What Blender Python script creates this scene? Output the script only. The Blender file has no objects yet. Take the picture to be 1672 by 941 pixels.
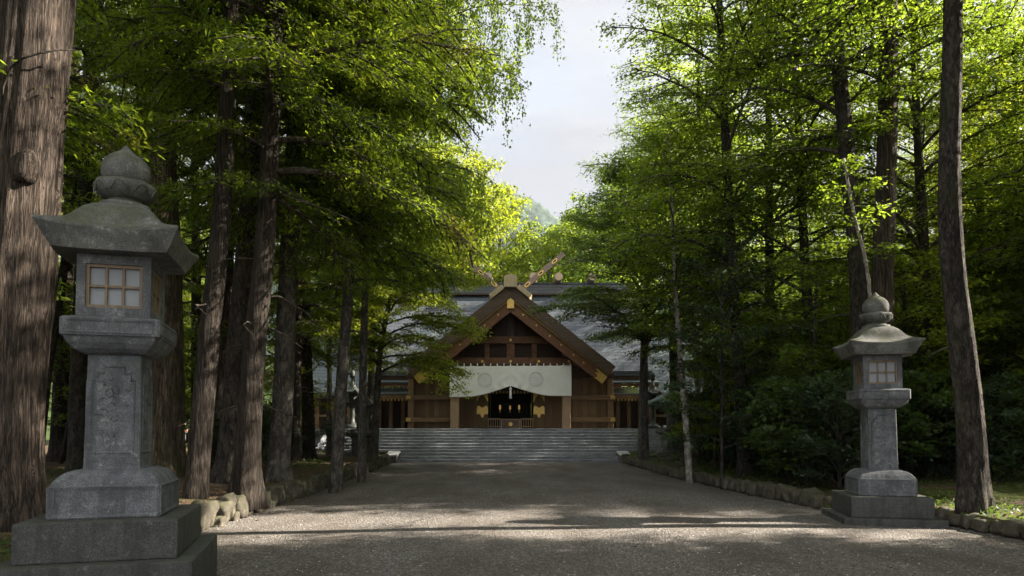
import bpy, bmesh, math, random
import numpy as np
from mathutils import Vector, Matrix, noise as mnoise

R = math.radians
sc = bpy.context.scene
COL = sc.collection
F, HY, CX, EYE = 1115.0, 700.0, 836.0, 1.6      # focal length in photo pixels, horizon row, centre column, eye height


def PX(px, D): return (px - CX) * D / F
def PZ(py, D): return EYE - (py - HY) * D / F


# ------------------------------------------------------------------ materials
class NT:
    def __init__(s, name):
        s.m = bpy.data.materials.new(name); s.m.use_nodes = True
        s.t = s.m.node_tree; s.t.nodes.clear()
        s.out = s.n('ShaderNodeOutputMaterial')
    def n(s, typ, ins=None, **kw):
        nd = s.t.nodes.new(typ)
        for k, v in kw.items(): setattr(nd, k, v)
        for k, v in (ins or {}).items():
            if isinstance(v, bpy.types.NodeSocket): s.t.links.new(v, nd.inputs[k])
            else: nd.inputs[k].default_value = v
        return nd
    def coord(s, scale=(1, 1, 1), kind='Object'):
        tc = s.n('ShaderNodeTexCoord')
        return s.n('ShaderNodeMapping', {'Vector': tc.outputs[kind], 'Scale': scale}).outputs[0]
    def noise(s, vec, scale=5, detail=4, rough=.55, dist=0):
        return s.n('ShaderNodeTexNoise', {'Vector': vec, 'Scale': scale, 'Detail': detail, 'Roughness': rough, 'Distortion': dist}).outputs['Fac']
    def ramp(s, fac, stops):
        r = s.n('ShaderNodeValToRGB', {'Fac': fac}); cr = r.color_ramp
        while len(cr.elements) < len(stops): cr.elements.new(.5)
        for e, (p, c) in zip(cr.elements, stops):
            e.position = p; e.color = (c[0], c[1], c[2], 1) if not isinstance(c, (int, float)) else (c, c, c, 1)
        return r.outputs['Color']
    def mix(s, fac, a, b, mode='MIX'):
        nd = s.n('ShaderNodeMix', data_type='RGBA', blend_type=mode)
        for sock, v in ((nd.inputs[0], fac), (nd.inputs[6], a), (nd.inputs[7], b)):
            if isinstance(v, bpy.types.NodeSocket): s.t.links.new(v, sock)
            else: sock.default_value = v if not isinstance(v, tuple) else (v[0], v[1], v[2], 1)
        return nd.outputs[2]
    def math(s, op, a, b=0.0):
        nd = s.n('ShaderNodeMath', operation=op)
        for i, v in enumerate((a, b)):
            if isinstance(v, bpy.types.NodeSocket): s.t.links.new(v, nd.inputs[i])
            else: nd.inputs[i].default_value = v
        return nd.outputs[0]
    def bump(s, h, strength=.5, dist=.02, normal=None):
        ins = {'Height': h, 'Strength': strength, 'Distance': dist}
        if normal is not None: ins['Normal'] = normal
        return s.n('ShaderNodeBump', ins).outputs[0]
    def done(s, color, rough=.8, normal=None, metal=0.0, spec=.4, emit=None):
        ins = {'Roughness': rough, 'Metallic': metal, 'Specular IOR Level': spec}
        ins['Base Color'] = color if isinstance(color, bpy.types.NodeSocket) else (color[0], color[1], color[2], 1)
        if normal is not None: ins['Normal'] = normal
        if emit: ins['Emission Color'] = (*emit[0], 1); ins['Emission Strength'] = emit[1]
        b = s.n('ShaderNodeBsdfPrincipled', ins)
        s.t.links.new(b.outputs[0], s.out.inputs[0])
        return s.m


def bark(name, dark, light, sxy=14, sz=1.6, strength=1.0, dist=.06, moss=0.0, rings=False):
    t = NT(name)
    v = t.coord((sxy, sxy, sz))
    n1 = t.noise(v, 1.0, 6, .6, 1.1)
    n2 = t.noise(t.coord((sxy * 3.1, sxy * 3.1, sz * 2.5)), 1.0, 4, .6)
    h = t.math('ADD', n1, t.math('MULTIPLY', n2, .45))
    c = t.ramp(h, [(.60, tuple(x * .22 for x in dark)), (.69, tuple(x * .8 for x in dark)), (.88, light)])
    nc = t.noise(t.coord((sxy * .62, sxy * .62, sz * .42)), 1.0, 5, .62, .8)
    crack = t.ramp(t.math('ABSOLUTE', t.math('SUBTRACT', nc, .5)), [(.0, 0.0), (.028, 1.0)])
    fib = t.noise(t.coord((sxy * 7, sxy * 7, sz * 3.5)), 1.0, 3, .6)
    c = t.mix(1.0, c, t.ramp(fib, [(.35, .62), (.65, 1.18)]), 'MULTIPLY')
    c = t.mix(1.0, c, t.ramp(crack, [(.0, .22), (1.0, 1.0)]), 'MULTIPLY')
    h = t.math('ADD', t.math('ADD', h, t.math('MULTIPLY', crack, .45)), t.math('MULTIPLY', fib, .18))
    big = t.noise(t.coord((1, 1, .5)), 1.3, 3)
    c = t.mix(t.math('MULTIPLY', big, .6), c, t.mix(.5, c, (light[0] * 1.1, light[1] * 1.1, light[2] * 1.15)))
    if rings:
        w = t.noise(t.coord((2.2, 2.2, 14)), 1.0, 3, .6)
        c = t.mix(t.ramp(w, [(.60, 0.0), (.72, .5)]), c, (.035, .03, .026))
    if moss:
        mo = t.ramp(t.noise(t.coord((1.6, 1.6, .7)), 1.6, 5), [(.5, 0.0), (.7, moss)])
        c = t.mix(mo, c, (.045, .055, .014))
    return t.done(c, .92, t.bump(h, strength, dist), spec=.25)


def leafmat(name, dark, light, trans=(.3, .4, .04), tmix=.45, rough=.45, warm=None):
    t = NT(name)
    g = t.n('ShaderNodeNewGeometry')
    oi = t.n('ShaderNodeObjectInfo')
    rnd = g.outputs['Random Per Island']
    cl = t.noise(t.coord((1, 1, 1)), .9, 2)
    f = t.math('ADD', t.math('MULTIPLY', rnd, .55), t.math('MULTIPLY', cl, .5))
    c = t.ramp(f, [(.2, dark), (.75, light)])
    tc = t.ramp(f, [(.2, tuple(x * .55 for x in trans)), (.8, trans)])
    if warm:
        wm = t.ramp(t.math('ADD', t.noise(t.coord((1, 1, 1)), .55, 2), t.math('MULTIPLY', rnd, .12)), [(.62, 0.0), (.74, .7)])
        c = t.mix(wm, c, warm); tc = t.mix(wm, tc, tuple(min(1, x * 3) for x in warm))
    hs = t.n('ShaderNodeHueSaturation', {'Hue': t.math('ADD', .488, t.math('MULTIPLY', oi.outputs['Random'], .024)), 'Saturation': 1.0,
                                         'Value': t.math('ADD', .8, t.math('MULTIPLY', oi.outputs['Random'], .4)), 'Color': c}).outputs[0]
    b = t.n('ShaderNodeBsdfPrincipled', {'Base Color': hs, 'Roughness': rough, 'Specular IOR Level': .35})
    tr = t.n('ShaderNodeBsdfTranslucent', {'Color': tc})
    mx = t.n('ShaderNodeMixShader', {0: tmix, 1: b.outputs[0], 2: tr.outputs[0]})
    t.t.links.new(mx.outputs[0], t.out.inputs[0])
    return t.m


def granite(name, a, b, moss=0.0, scale=1.0, stain=.5):
    t = NT(name)
    sp = t.noise(t.coord((90 * scale,) * 3), 1.0, 2, .7)
    md = t.noise(t.coord((5 * scale,) * 3), 1.0, 7, .7)
    c = t.ramp(sp, [(.33, tuple(x * .65 for x in a)), (.48, a), (.70, tuple(p * .4 + q * .6 for p, q in zip(a, b)))])
    c = t.mix(t.ramp(md, [(.44, stain), (.58, 0.0)]), c, tuple(x * .33 for x in a))
    lich = t.ramp(t.noise(t.coord((11 * scale,) * 3), 1.0, 6, .75), [(.57, 0.0), (.66, .6)])
    c = t.mix(lich, c, (b[0] * 1.15, b[1] * 1.15, b[2] * 1.05))
    st = t.ramp(t.noise(t.coord((8, 8, .8)), 1.0, 5, .65), [(.5, 0.0), (.66, .65)])
    c = t.mix(st, c, tuple(x * .4 for x in a))
    if moss:
        g = t.n('ShaderNodeNewGeometry')
        nz = t.n('ShaderNodeSeparateXYZ', {0: g.outputs['Normal']}).outputs[2]
        mo = t.math('MULTIPLY', t.ramp(nz, [(.1, 0.0), (.55, 1.0)]), t.ramp(t.noise(t.coord((4, 4, 4)), 1.0, 5, .65), [(.38, 0.0), (.54, moss)]))
        c = t.mix(mo, c, (.052, .055, .024))
    h = t.math('ADD', t.math('MULTIPLY', sp, .5), md)
    return t.done(c, .85, t.bump(h, .45, .012), spec=.3)


def wood(name, a, b, plank=0.0, axis='x', rough=.6, grain=(30, 30, 1.5)):
    t = NT(name)
    n1 = t.noise(t.coord(grain), 1.0, 5, .6, .4)
    c = t.ramp(n1, [(.3, a), (.75, b)])
    nrm = t.bump(n1, .2, .01)
    if plank:
        tc = t.n('ShaderNodeTexCoord')
        xyz = t.n('ShaderNodeSeparateXYZ', {0: tc.outputs['Object']})
        x = xyz.outputs[{'x': 0, 'y': 1, 'z': 2}[axis]]
        fr = t.math('FRACT', t.math('MULTIPLY', x, 1.0 / plank))
        fl = t.math('FLOOR', t.math('MULTIPLY', x, 1.0 / plank))
        wn = t.n('ShaderNodeTexWhiteNoise', {'W': fl}, noise_dimensions='1D').outputs['Value']
        c = t.mix(1.0, c, t.ramp(wn, [(0, .7), (1, 1.15)]), 'MULTIPLY')
        seam = t.ramp(fr, [(.0, 0.0), (.05, 1.0)])
        c = t.mix(1.0, c, t.ramp(fr, [(0, .35), (.05, 1.0)]), 'MULTIPLY')
        nrm = t.bump(seam, .6, .02, nrm)
    return t.done(c, rough, nrm, spec=.35)


def flat(name, c, rough=.6, metal=0.0, spec=.4, emit=None, vary=.25, scale=9):
    t = NT(name)
    n1 = t.noise(t.coord((scale,) * 3), 1.0, 4)
    col = t.ramp(n1, [(.3, tuple(x * (1 - vary) for x in c)), (.7, tuple(min(1, x * (1 + vary * .5)) for x in c))])
    return t.done(col, rough, t.bump(n1, .08, .01), metal, spec, emit)


M = {}
M['cedar'] = bark('cedar_bark', (.058, .043, .034), (.145, .112, .089), 21, 2.0, 1.0, .09)
M['redbark'] = bark('red_bark', (.042, .033, .026), (.105, .084, .068), 22, 2.2, 1.0, .08)
M['mossbark'] = bark('mossy_bark', (.10, .075, .05), (.26, .20, .14), 19, 2.0, 1.0, .08, .7)
M['greybark'] = bark('grey_bark', (.065, .057, .050), (.145, .130, .116), 7, 3.0, .7, .02, .25, True)
M['darkbark'] = bark('dark_bark', (.030, .025, .021), (.075, .062, .053), 10, 4.0, 1.0, .03, .3)
M['palebark'] = bark('pale_bark', (.24, .21, .185), (.46, .42, .38), 5, 4.0, .5, .01, 0, True)
M['twig'] = bark('branch_bark', (.055, .045, .036), (.13, .11, .09), 14, 6.0, .6, .01)

M['leaf_fir'] = leafmat('fir_needles', (.020, .046, .009), (.056, .102, .015), (.36, .50, .03), .44, .5)
M['leaf_fir_light'] = leafmat('cedar_sprays', (.025, .054, .009), (.070, .122, .015), (.44, .58, .035), .47, .5, (.11, .085, .012))
M['leaf_mid'] = leafmat('broad_leaves', (.022, .052, .009), (.070, .118, .014), (.38, .53, .035), .50)
M['leaf_dark'] = leafmat('dark_broad_leaves', (.018, .042, .012), (.050, .092, .020), (.22, .34, .03), .40, .35)
M['leaf_lime'] = leafmat('lime_leaves', (.034, .064, .008), (.10, .14, .013), (.56, .64, .035), .55)
M['leaf_birch'] = leafmat('birch_leaves', (.024, .054, .014), (.066, .115, .024), (.50, .66, .05), .54)
M['leaf_yellow'] = leafmat('yellow_green_leaves', (.052, .085, .008), (.125, .168, .014), (.52, .62, .035), .48, .5, (.14, .135, .012))
M['leaf_far'] = leafmat('far_leaves', (.042, .078, .013), (.105, .152, .020), (.46, .60, .05), .45)
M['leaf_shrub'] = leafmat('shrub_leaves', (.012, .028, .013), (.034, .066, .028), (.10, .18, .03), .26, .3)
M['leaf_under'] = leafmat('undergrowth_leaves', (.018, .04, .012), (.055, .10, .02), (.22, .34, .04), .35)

M['stone'] = granite('lantern_granite', (.125, .13, .142), (.275, .28, .30), 0)
M['stone_roof'] = granite('mossy_granite', (.13, .13, .125), (.26, .26, .25), .6)
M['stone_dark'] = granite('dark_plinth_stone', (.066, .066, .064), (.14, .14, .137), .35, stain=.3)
M['stone_old'] = granite('weathered_stone', (.12, .12, .115), (.24, .24, .23), .5)
M['stone_kerb'] = granite('kerb_stone', (.09, .08, .06), (.205, .182, .145), .75, .6)
M['stone_white'] = granite('pale_stone', (.42, .42, .42), (.62, .62, .62), 0, stain=.2)

M['paper'] = flat('window_paper', (.27, .285, .315), .8, vary=.06)
M['lattice'] = wood('lattice_wood', (.13, .09, .055), (.24, .175, .115))
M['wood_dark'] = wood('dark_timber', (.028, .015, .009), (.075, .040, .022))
M['wood_red'] = wood('barge_timber', (.085, .036, .017), (.20, .088, .042), grain=(6, 30, 6))
M['wood_mid'] = wood('wall_planks', (.115, .066, .032), (.23, .138, .068), .28)
M['wood_beam'] = wood('rail_timber', (.125, .074, .037), (.25, .155, .082), grain=(1.5, 30, 30))
M['wood_pale'] = wood('pillar_timber', (.26, .165, .10), (.42, .29, .185))
M['wood_light'] = wood('bleached_timber', (.30, .23, .14), (.48, .39, .26))
M['wood_grey'] = wood('weathered_timber', (.11, .075, .06), (.22, .165, .135), grain=(4, 4, 4))
M['roof_edge'] = wood('layered_roof_edge', (.060, .038, .027), (.125, .084, .062), .06, 'z', .7, (3, 30, 30))
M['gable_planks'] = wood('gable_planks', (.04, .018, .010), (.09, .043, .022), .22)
M['door_brass'] = flat('door_brass', (.14, .088, .03), .55, .3)
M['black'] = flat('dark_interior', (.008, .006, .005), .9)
M['gold'] = flat('gilt_metal', (.62, .42, .13), .42, .75)
M['gold_dull'] = flat('gold_edging', (.22, .14, .04), .5, .35)
M['lamp'] = flat('gilt_lamp', (.8, .5, .15), .4, .3, emit=((1, .62, .18), .05))
M['copper'] = flat('green_copper', (.13, .19, .165), .5, .25)
M['bronze'] = flat('bronze', (.028, .033, .027), .55, .2)


def cloth_mat():
    t = NT('curtain_cloth')
    n1 = t.noise(t.coord((2, 2, 2)), 1, 4)
    c = t.ramp(n1, [(.3, (.74, .73, .72)), (.7, (.82, .81, .80))])
    w = t.noise(t.coord((300, 300, 300)), 1, 1)
    return t.done(c, .9, t.bump(w, .1, .003), spec=.1)


def roof_mat(name, a, b, row, sheen=.35):
    t = NT(name)
    tc = t.n('ShaderNodeTexCoord')
    xyz = t.n('ShaderNodeSeparateXYZ', {0: tc.outputs['Object']})
    v = t.n('ShaderNodeCombineXYZ', {0: xyz.outputs[0], 1: xyz.outputs[2]}).outputs[0]
    br = t.n('ShaderNodeTexBrick', {'Vector': v, 'Color1': (*a, 1), 'Color2': (*b, 1), 'Mortar': (*(x * .3 for x in a), 1), 'Scale': 1.0,
                                    'Mortar Size': row * .07, 'Brick Width': row * 3.2, 'Row Height': row})
    br.offset = .5
    pat = t.noise(t.coord((.8, .8, .35)), 1.0, 4)
    c = t.mix(t.ramp(pat, [(.4, 0.0), (.65, .55)]), br.outputs['Color'], (.075, .095, .098))
    return t.done(c, sheen, t.bump(br.outputs['Fac'], .7, -.03), .0, .35)


M['cloth'] = cloth_mat()
M['crest'] = flat('curtain_crest', (.64, .63, .62), .9)
M['roof_slate'] = roof_mat('copper_shingles', (.045, .050, .062), (.068, .075, .092), .24, .6)
M['roof_pale'] = roof_mat('pale_copper_shingles', (.085, .102, .108), (.12, .14, .148), .24, .55)
M['roof_dark'] = roof_mat('dark_roof', (.07, .07, .08), (.10, .10, .11), .2)


def steps_mat():
    t = NT('granite_steps')
    tc = t.n('ShaderNodeTexCoord')
    xyz = t.n('ShaderNodeSeparateXYZ', {0: tc.outputs['Object']})
    v = t.n('ShaderNodeCombineXYZ', {0: xyz.outputs[0], 1: xyz.outputs[2]}).outputs[0]
    br = t.n('ShaderNodeTexBrick', {'Vector': v, 'Color1': (.34, .36, .395, 1), 'Color2': (.56, .58, .615, 1), 'Mortar': (.09, .095, .10, 1),
                                    'Scale': 1.0, 'Mortar Size': .010, 'Brick Width': 1.5, 'Row Height': 1.6 / 11, 'Bias': -.2})
    n = t.noise(t.coord((3, 3, 3)), 1, 5, .65)
    c = t.mix(t.ramp(n, [(.4, .6), (.65, 0.0)]), br.outputs['Color'], (.14, .145, .155))
    sp = t.noise(t.coord((70, 70, 70)), 1, 2)
    c = t.mix(t.ramp(sp, [(.4, .3), (.6, 0.0)]), c, (.12, .12, .13))
    return t.done(c, .75, t.bump(n, .2, .01))


M['steps'] = steps_mat()


def gravel_mat():
    t = NT('path_gravel')
    v1 = t.n('ShaderNodeTexVoronoi', {'Vector': t.coord((46, 46, 46)), 'Scale': 1.0})
    v2 = t.n('ShaderNodeTexVoronoi', {'Vector': t.coord((21, 21, 21)), 'Scale': 1.0})
    big = t.noise(t.coord((.8, .28, 1)), 1, 6, .65)
    fine = t.noise(t.coord((120, 120, 120)), 1, 2, .7)
    rc = t.n('ShaderNodeSeparateColor', {0: v1.outputs['Color']}).outputs[0]
    c = t.ramp(rc, [(.0, (.085, .077, .070)), (.5, (.185, .171, .158)), (.85, (.29, .268, .25)), (1.0, (.50, .47, .44))])
    c = t.mix(t.ramp(big, [(.38, .75), (.62, 0.0)]), c, (.105, .088, .073))
    c = t.mix(t.ramp(fine, [(.35, .45), (.6, 0.0)]), c, (.09, .08, .072))
    h = t.math('ADD', v1.outputs['Distance'], t.math('MULTIPLY', v2.outputs['Distance'], .7))
    h = t.math('ADD', h, t.math('MULTIPLY', t.noise(t.coord((5, 5, 5)), 1, 4), 1.2))
    return t.done(c, .95, t.bump(h, 1.0, .03), spec=.2)


def floor_mat():
    t = NT('forest_soil')
    n1 = t.noise(t.coord((.7, .7, .7)), 1, 6, .65)
    n2 = t.noise(t.coord((9, 9, 9)), 1, 5, .7)
    n3 = t.noise(t.coord((38, 38, 38)), 1, 3, .7)
    c = t.ramp(n2, [(.3, (.04, .027, .018)), (.55, (.09, .063, .044)), (.75, (.16, .115, .083))])
    c = t.mix(t.ramp(n3, [(.5, 0.0), (.62, .6)]), c, (.23, .165, .11))
    xyz = t.n('ShaderNodeSeparateXYZ', {0: t.n('ShaderNodeTexCoord').outputs['Object']})
    right = t.ramp(t.math('MULTIPLY', t.math('ADD', xyz.outputs[0], 10.0), .05), [(.45, 0.0), (.9, .10)])
    mo = t.ramp(t.math('ADD', n1, right), [(.52, 0.0), (.64, .9)])
    c = t.mix(mo, c, t.ramp(n2, [(.3, (.030, .045, .008)), (.7, (.095, .125, .020))]))
    far = t.ramp(t.math('MULTIPLY', xyz.outputs[1], .01), [(.52, 0.0), (.6, 1.0)])
    c = t.mix(far, c, (.045, .07, .02))
    h = t.math('ADD', n2, t.math('MULTIPLY', n3, .5))
    return t.done(c, .95, t.bump(h, .9, .05), spec=.15)


M['gravel'] = gravel_mat()
M['soil'] = floor_mat()
M['hill'] = flat('hill_forest', (.030, .052, .032), .95, vary=.8, scale=.12)


# ------------------------------------------------------------------ helpers
class MB:
    """collects faces for ONE mesh object"""
    def __init__(s): s.v, s.f = [], []
    def add(s, vs, fs):
        b = len(s.v); s.v += [tuple(p) for p in vs]; s.f += [tuple(b + i for i in f) for f in fs]; return s
    def box(s, x0, x1, y0, y1, z0, z1, ch=0.0):
        if ch <= 0:
            v = [(x, y, z) for z in (z0, z1) for y in (y0, y1) for x in (x0, x1)]
            return s.add(v, [(0, 2, 3, 1), (4, 5, 7, 6), (0, 1, 5, 4), (2, 6, 7, 3), (0, 4, 6, 2), (1, 3, 7, 5)])
        bm = bmesh.new()
        vs = [bm.verts.new((x, y, z)) for z in (z0, z1) for y in (y0, y1) for x in (x0, x1)]
        for f in [(0, 2, 3, 1), (4, 5, 7, 6), (0, 1, 5, 4), (2, 6, 7, 3), (0, 4, 6, 2), (1, 3, 7, 5)]: bm.faces.new([vs[i] for i in f])
        bmesh.ops.bevel(bm, geom=bm.edges[:], offset=ch, segments=2, affect='EDGES', profile=.6)
        bm.verts.index_update()
        s.add([v.co[:] for v in bm.verts], [[v.index for v in f.verts] for f in bm.faces]); bm.free(); return s
    def prism_y(s, poly, y0, y1):
        """polygon in (x, z) extruded along y"""
        n = len(poly)
        v = [(x, y0, z) for x, z in poly] + [(x, y1, z) for x, z in poly]
        return s.add(v, [tuple(range(n)), tuple(range(2 * n - 1, n - 1, -1))] + [(i, i + n, (i + 1) % n + n, (i + 1) % n) for i in range(n)])
    def prism_x(s, poly, x0, x1):
        """polygon in (y, z) extruded along x"""
        n = len(poly)
        v = [(x0, y, z) for y, z in poly] + [(x1, y, z) for y, z in poly]
        return s.add(v, [tuple(range(n)), tuple(range(2 * n - 1, n - 1, -1))] + [(i, i + n, (i + 1) % n + n, (i + 1) % n) for i in range(n)])
    def rings(s, rings, cap=True):
        n = len(rings[0]); b = len(s.v)
        for r in rings: s.v += [tuple(p) for p in r]
        for k in range(len(rings) - 1):
            for i in range(n):
                j = (i + 1) % n
                s.f.append((b + k * n + i, b + k * n + j, b + (k + 1) * n + j, b + (k + 1) * n + i))
        if cap:
            s.f.append(tuple(b + i for i in range(n - 1, -1, -1)))
            s.f.append(tuple(b + (len(rings) - 1) * n + i for i in range(n)))
        return s
    def lathe(s, prof, n=24, c=(0, 0, 0)):
        return s.rings([[(c[0] + r * math.cos(2 * math.pi * i / n), c[1] + r * math.sin(2 * math.pi * i / n), c[2] + z) for i in range(n)] for r, z in prof])
    def sqloft(s, prof, c=(0, 0, 0), cut=.0):
        """square rings: (half width, z) with the corners cut by a share"""
        rs = []
        for h, z in prof:
            k = h * (1 - cut) if cut else h
            pts = [(h, -k), (h, k), (k, h), (-k, h), (-h, k), (-h, -k), (-k, -h), (k, -h)] if cut else [(h, -h), (h, h), (-h, h), (-h, -h)]
            rs.append([(c[0] + x, c[1] + y, c[2] + z) for x, y in pts])
        return s.rings(rs)
    def tube(s, pts, rad, n=6):
        pts = [Vector(p) for p in pts]; rs = []
        up = Vector((0, 0, 1)); prev = None
        for i, p in enumerate(pts):
            d = (pts[min(i + 1, len(pts) - 1)] - pts[max(i - 1, 0)]).normalized()
            a = prev if prev is not None else (up if abs(d.z) < .9 else Vector((1, 0, 0)))
            x = (a - d * a.dot(d))
            if x.length < 1e-5: x = d.orthogonal()
            x.normalize(); prev = x; y = d.cross(x)
            r = rad[i] if not isinstance(rad, (int, float)) else rad
            rs.append([p + x * (r * math.cos(2 * math.pi * k / n)) + y * (r * math.sin(2 * math.pi * k / n)) for k in range(n)])
        return s.rings(rs)
    def mesh(s, name, mat, smooth=False):
        me = bpy.data.meshes.new(name); me.from_pydata(s.v, [], s.f)
        bm = bmesh.new(); bm.from_mesh(me); bmesh.ops.recalc_face_normals(bm, faces=bm.faces[:]); bm.to_mesh(me); bm.free()
        me.materials.append(mat)
        if smooth:
            for p in me.polygons: p.use_smooth = True
        me.update(); return me
    def build(s, name, mat, parent=None, smooth=False, loc=None, rz=0):
        o = bpy.data.objects.new(name, s.mesh(name, mat, smooth)); COL.objects.link(o)
        if parent is not None: o.parent = parent
        if loc is not None: o.location = loc
        if rz: o.rotation_euler = (0, 0, rz)
        return o


def tag(o, label=None, cat=None, group=None, kind=None):
    if label: o['label'] = label
    if cat: o['category'] = cat
    if group: o['group'] = group
    if kind: o['kind'] = kind
    return o


def thing(name, label, cat, loc=(0, 0, 0), rz=0, group=None):
    o = bpy.data.objects.new(name, None); COL.objects.link(o)
    o.empty_display_size = .2; o.location = loc; o.rotation_euler = (0, 0, rz)
    return tag(o, label, cat, group)


def copy_tree(o, parent=None):
    c = o.copy(); COL.objects.link(c); c.parent = parent
    for ch in CH.get(o.name, ()): copy_tree(ch, c)
    return c


CH = {}
def remember(root):
    for o in list(bpy.data.objects):
        if o.parent is not None:
            CH.setdefault(o.parent.name, [])
            if o not in CH[o.parent.name]: CH[o.parent.name].append(o)


def quads_mesh(name, V, mat):
    """V: (n, 4, 3) array, loose quads"""
    n = len(V)
    me = bpy.data.meshes.new(name)
    me.vertices.add(n * 4); me.loops.add(n * 4); me.polygons.add(n)
    me.vertices.foreach_set('co', V.reshape(-1).astype(np.float32))
    me.loops.foreach_set('vertex_index', np.arange(n * 4, dtype=np.int32))
    me.polygons.foreach_set('loop_start', np.arange(0, n * 4, 4, dtype=np.int32))
    me.polygons.foreach_set('loop_total', np.full(n, 4, dtype=np.int32))
    me.update(calc_edges=True); me.materials.append(mat)
    return me


# ------------------------------------------------------------------ the kerb lines and ground heights
def kl(y):  # left kerb, x as a function of distance
    return float(np.interp(y, [-40, 4, 8, 11, 16, 22, 32.4, 70], [-5.0, -5.0, -5.0, -4.97, -5.0, -5.25, -5.72, -6.5]))
def kr(y):
    return float(np.interp(y, [-40, 6, 9.9, 11.9, 13.5, 17.8, 22.3, 29.7, 32.4, 70], [7.6, 7.5, 7.45, 7.35, 6.2, 5.75, 5.35, 5.3, 5.2, 5.5]))


def hill(x, y):
    t = min(1, max(0, (y - 58) / 90)); t = t * t * (3 - 2 * t)
    return 15 * t + max(0, (abs(x) - 60)) * .04 * t


def gz(x, y):
    """height of the forest floor"""
    a, b = kl(y), kr(y)
    n = mnoise.noise(Vector((x * .25, y * .25, 3.1))) * .10 + mnoise.noise(Vector((x * .9, y * .9, 7.7))) * .035
    if x <= a:
        d = a - x; h = .33 + .10 * min(1, d / 3)
    elif x >= b:
        d = x - b; h = .20 + .12 * min(1, d / 3) + (.15 if y > 26 else 0) * min(1, max(0, (y - 24) / 6))
    else:
        return -.2
    return h + n * min(1, .3 + d * .5) + hill(x, y)


# ------------------------------------------------------------------ trees
def smooth_path(pts, n):
    """Catmull-Rom through pts, n samples, with the share of the length at each"""
    P = [np.array(p, float) for p in pts]
    P = [2 * P[0] - P[1]] + P + [2 * P[-1] - P[-2]]
    out = []
    m = len(P) - 3
    for i in range(n):
        u = i / (n - 1) * m; k = min(int(u), m - 1); t = u - k
        a, b, c, d = P[k:k + 4]
        out.append(.5 * ((2 * b) + (c - a) * t + (2 * a - 5 * b + 4 * c - d) * t * t + (3 * b - a - 3 * c + d) * t ** 3))
    return np.array(out)


def trunk_mesh(path, r0, r1, mat, seed, sides=14, flare=.55, ridge=.04, rings=None):
    rng = random.Random(seed)
    H = path[-1][2]
    n = rings or max(10, int(H / .45))
    # denser rings near the ground
    S = smooth_path(path, 200)
    zs = [H * (i / (n - 1)) ** 1.35 for i in range(n)]
    ph = [rng.random() * 6.28 for _ in range(6)]
    rid = [rng.uniform(-1, 1) for _ in range(sides)]
    rr = []
    for i, z in enumerate(zs):
        x = np.interp(z, S[:, 2], S[:, 0]); y = np.interp(z, S[:, 2], S[:, 1])
        t = z / H
        r = r0 * (1 - t) + r1 * t
        ring = []
        for k in range(sides):
            a = 2 * math.pi * k / sides
            fl = math.exp(-z / .38)
            w = 1 + flare * fl * (.55 + .45 * math.cos(4 * a + ph[0]) + .3 * math.cos(7 * a + ph[1]))
            w += ridge * rid[k] + .05 * mnoise.noise(Vector((math.cos(a) * 1.3 + seed, math.sin(a) * 1.3, z * .8)))
            w += ridge * .9 * mnoise.noise(Vector((a * 3, z * 1.2, seed * 1.7)))
            ring.append((x + r * w * math.cos(a), y + r * w * math.sin(a), z - (.25 if i == 0 else 0)))
        rr.append(ring)
    mb = MB(); mb.rings(rr)
    return mb.mesh('trunk', mat, True)


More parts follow.
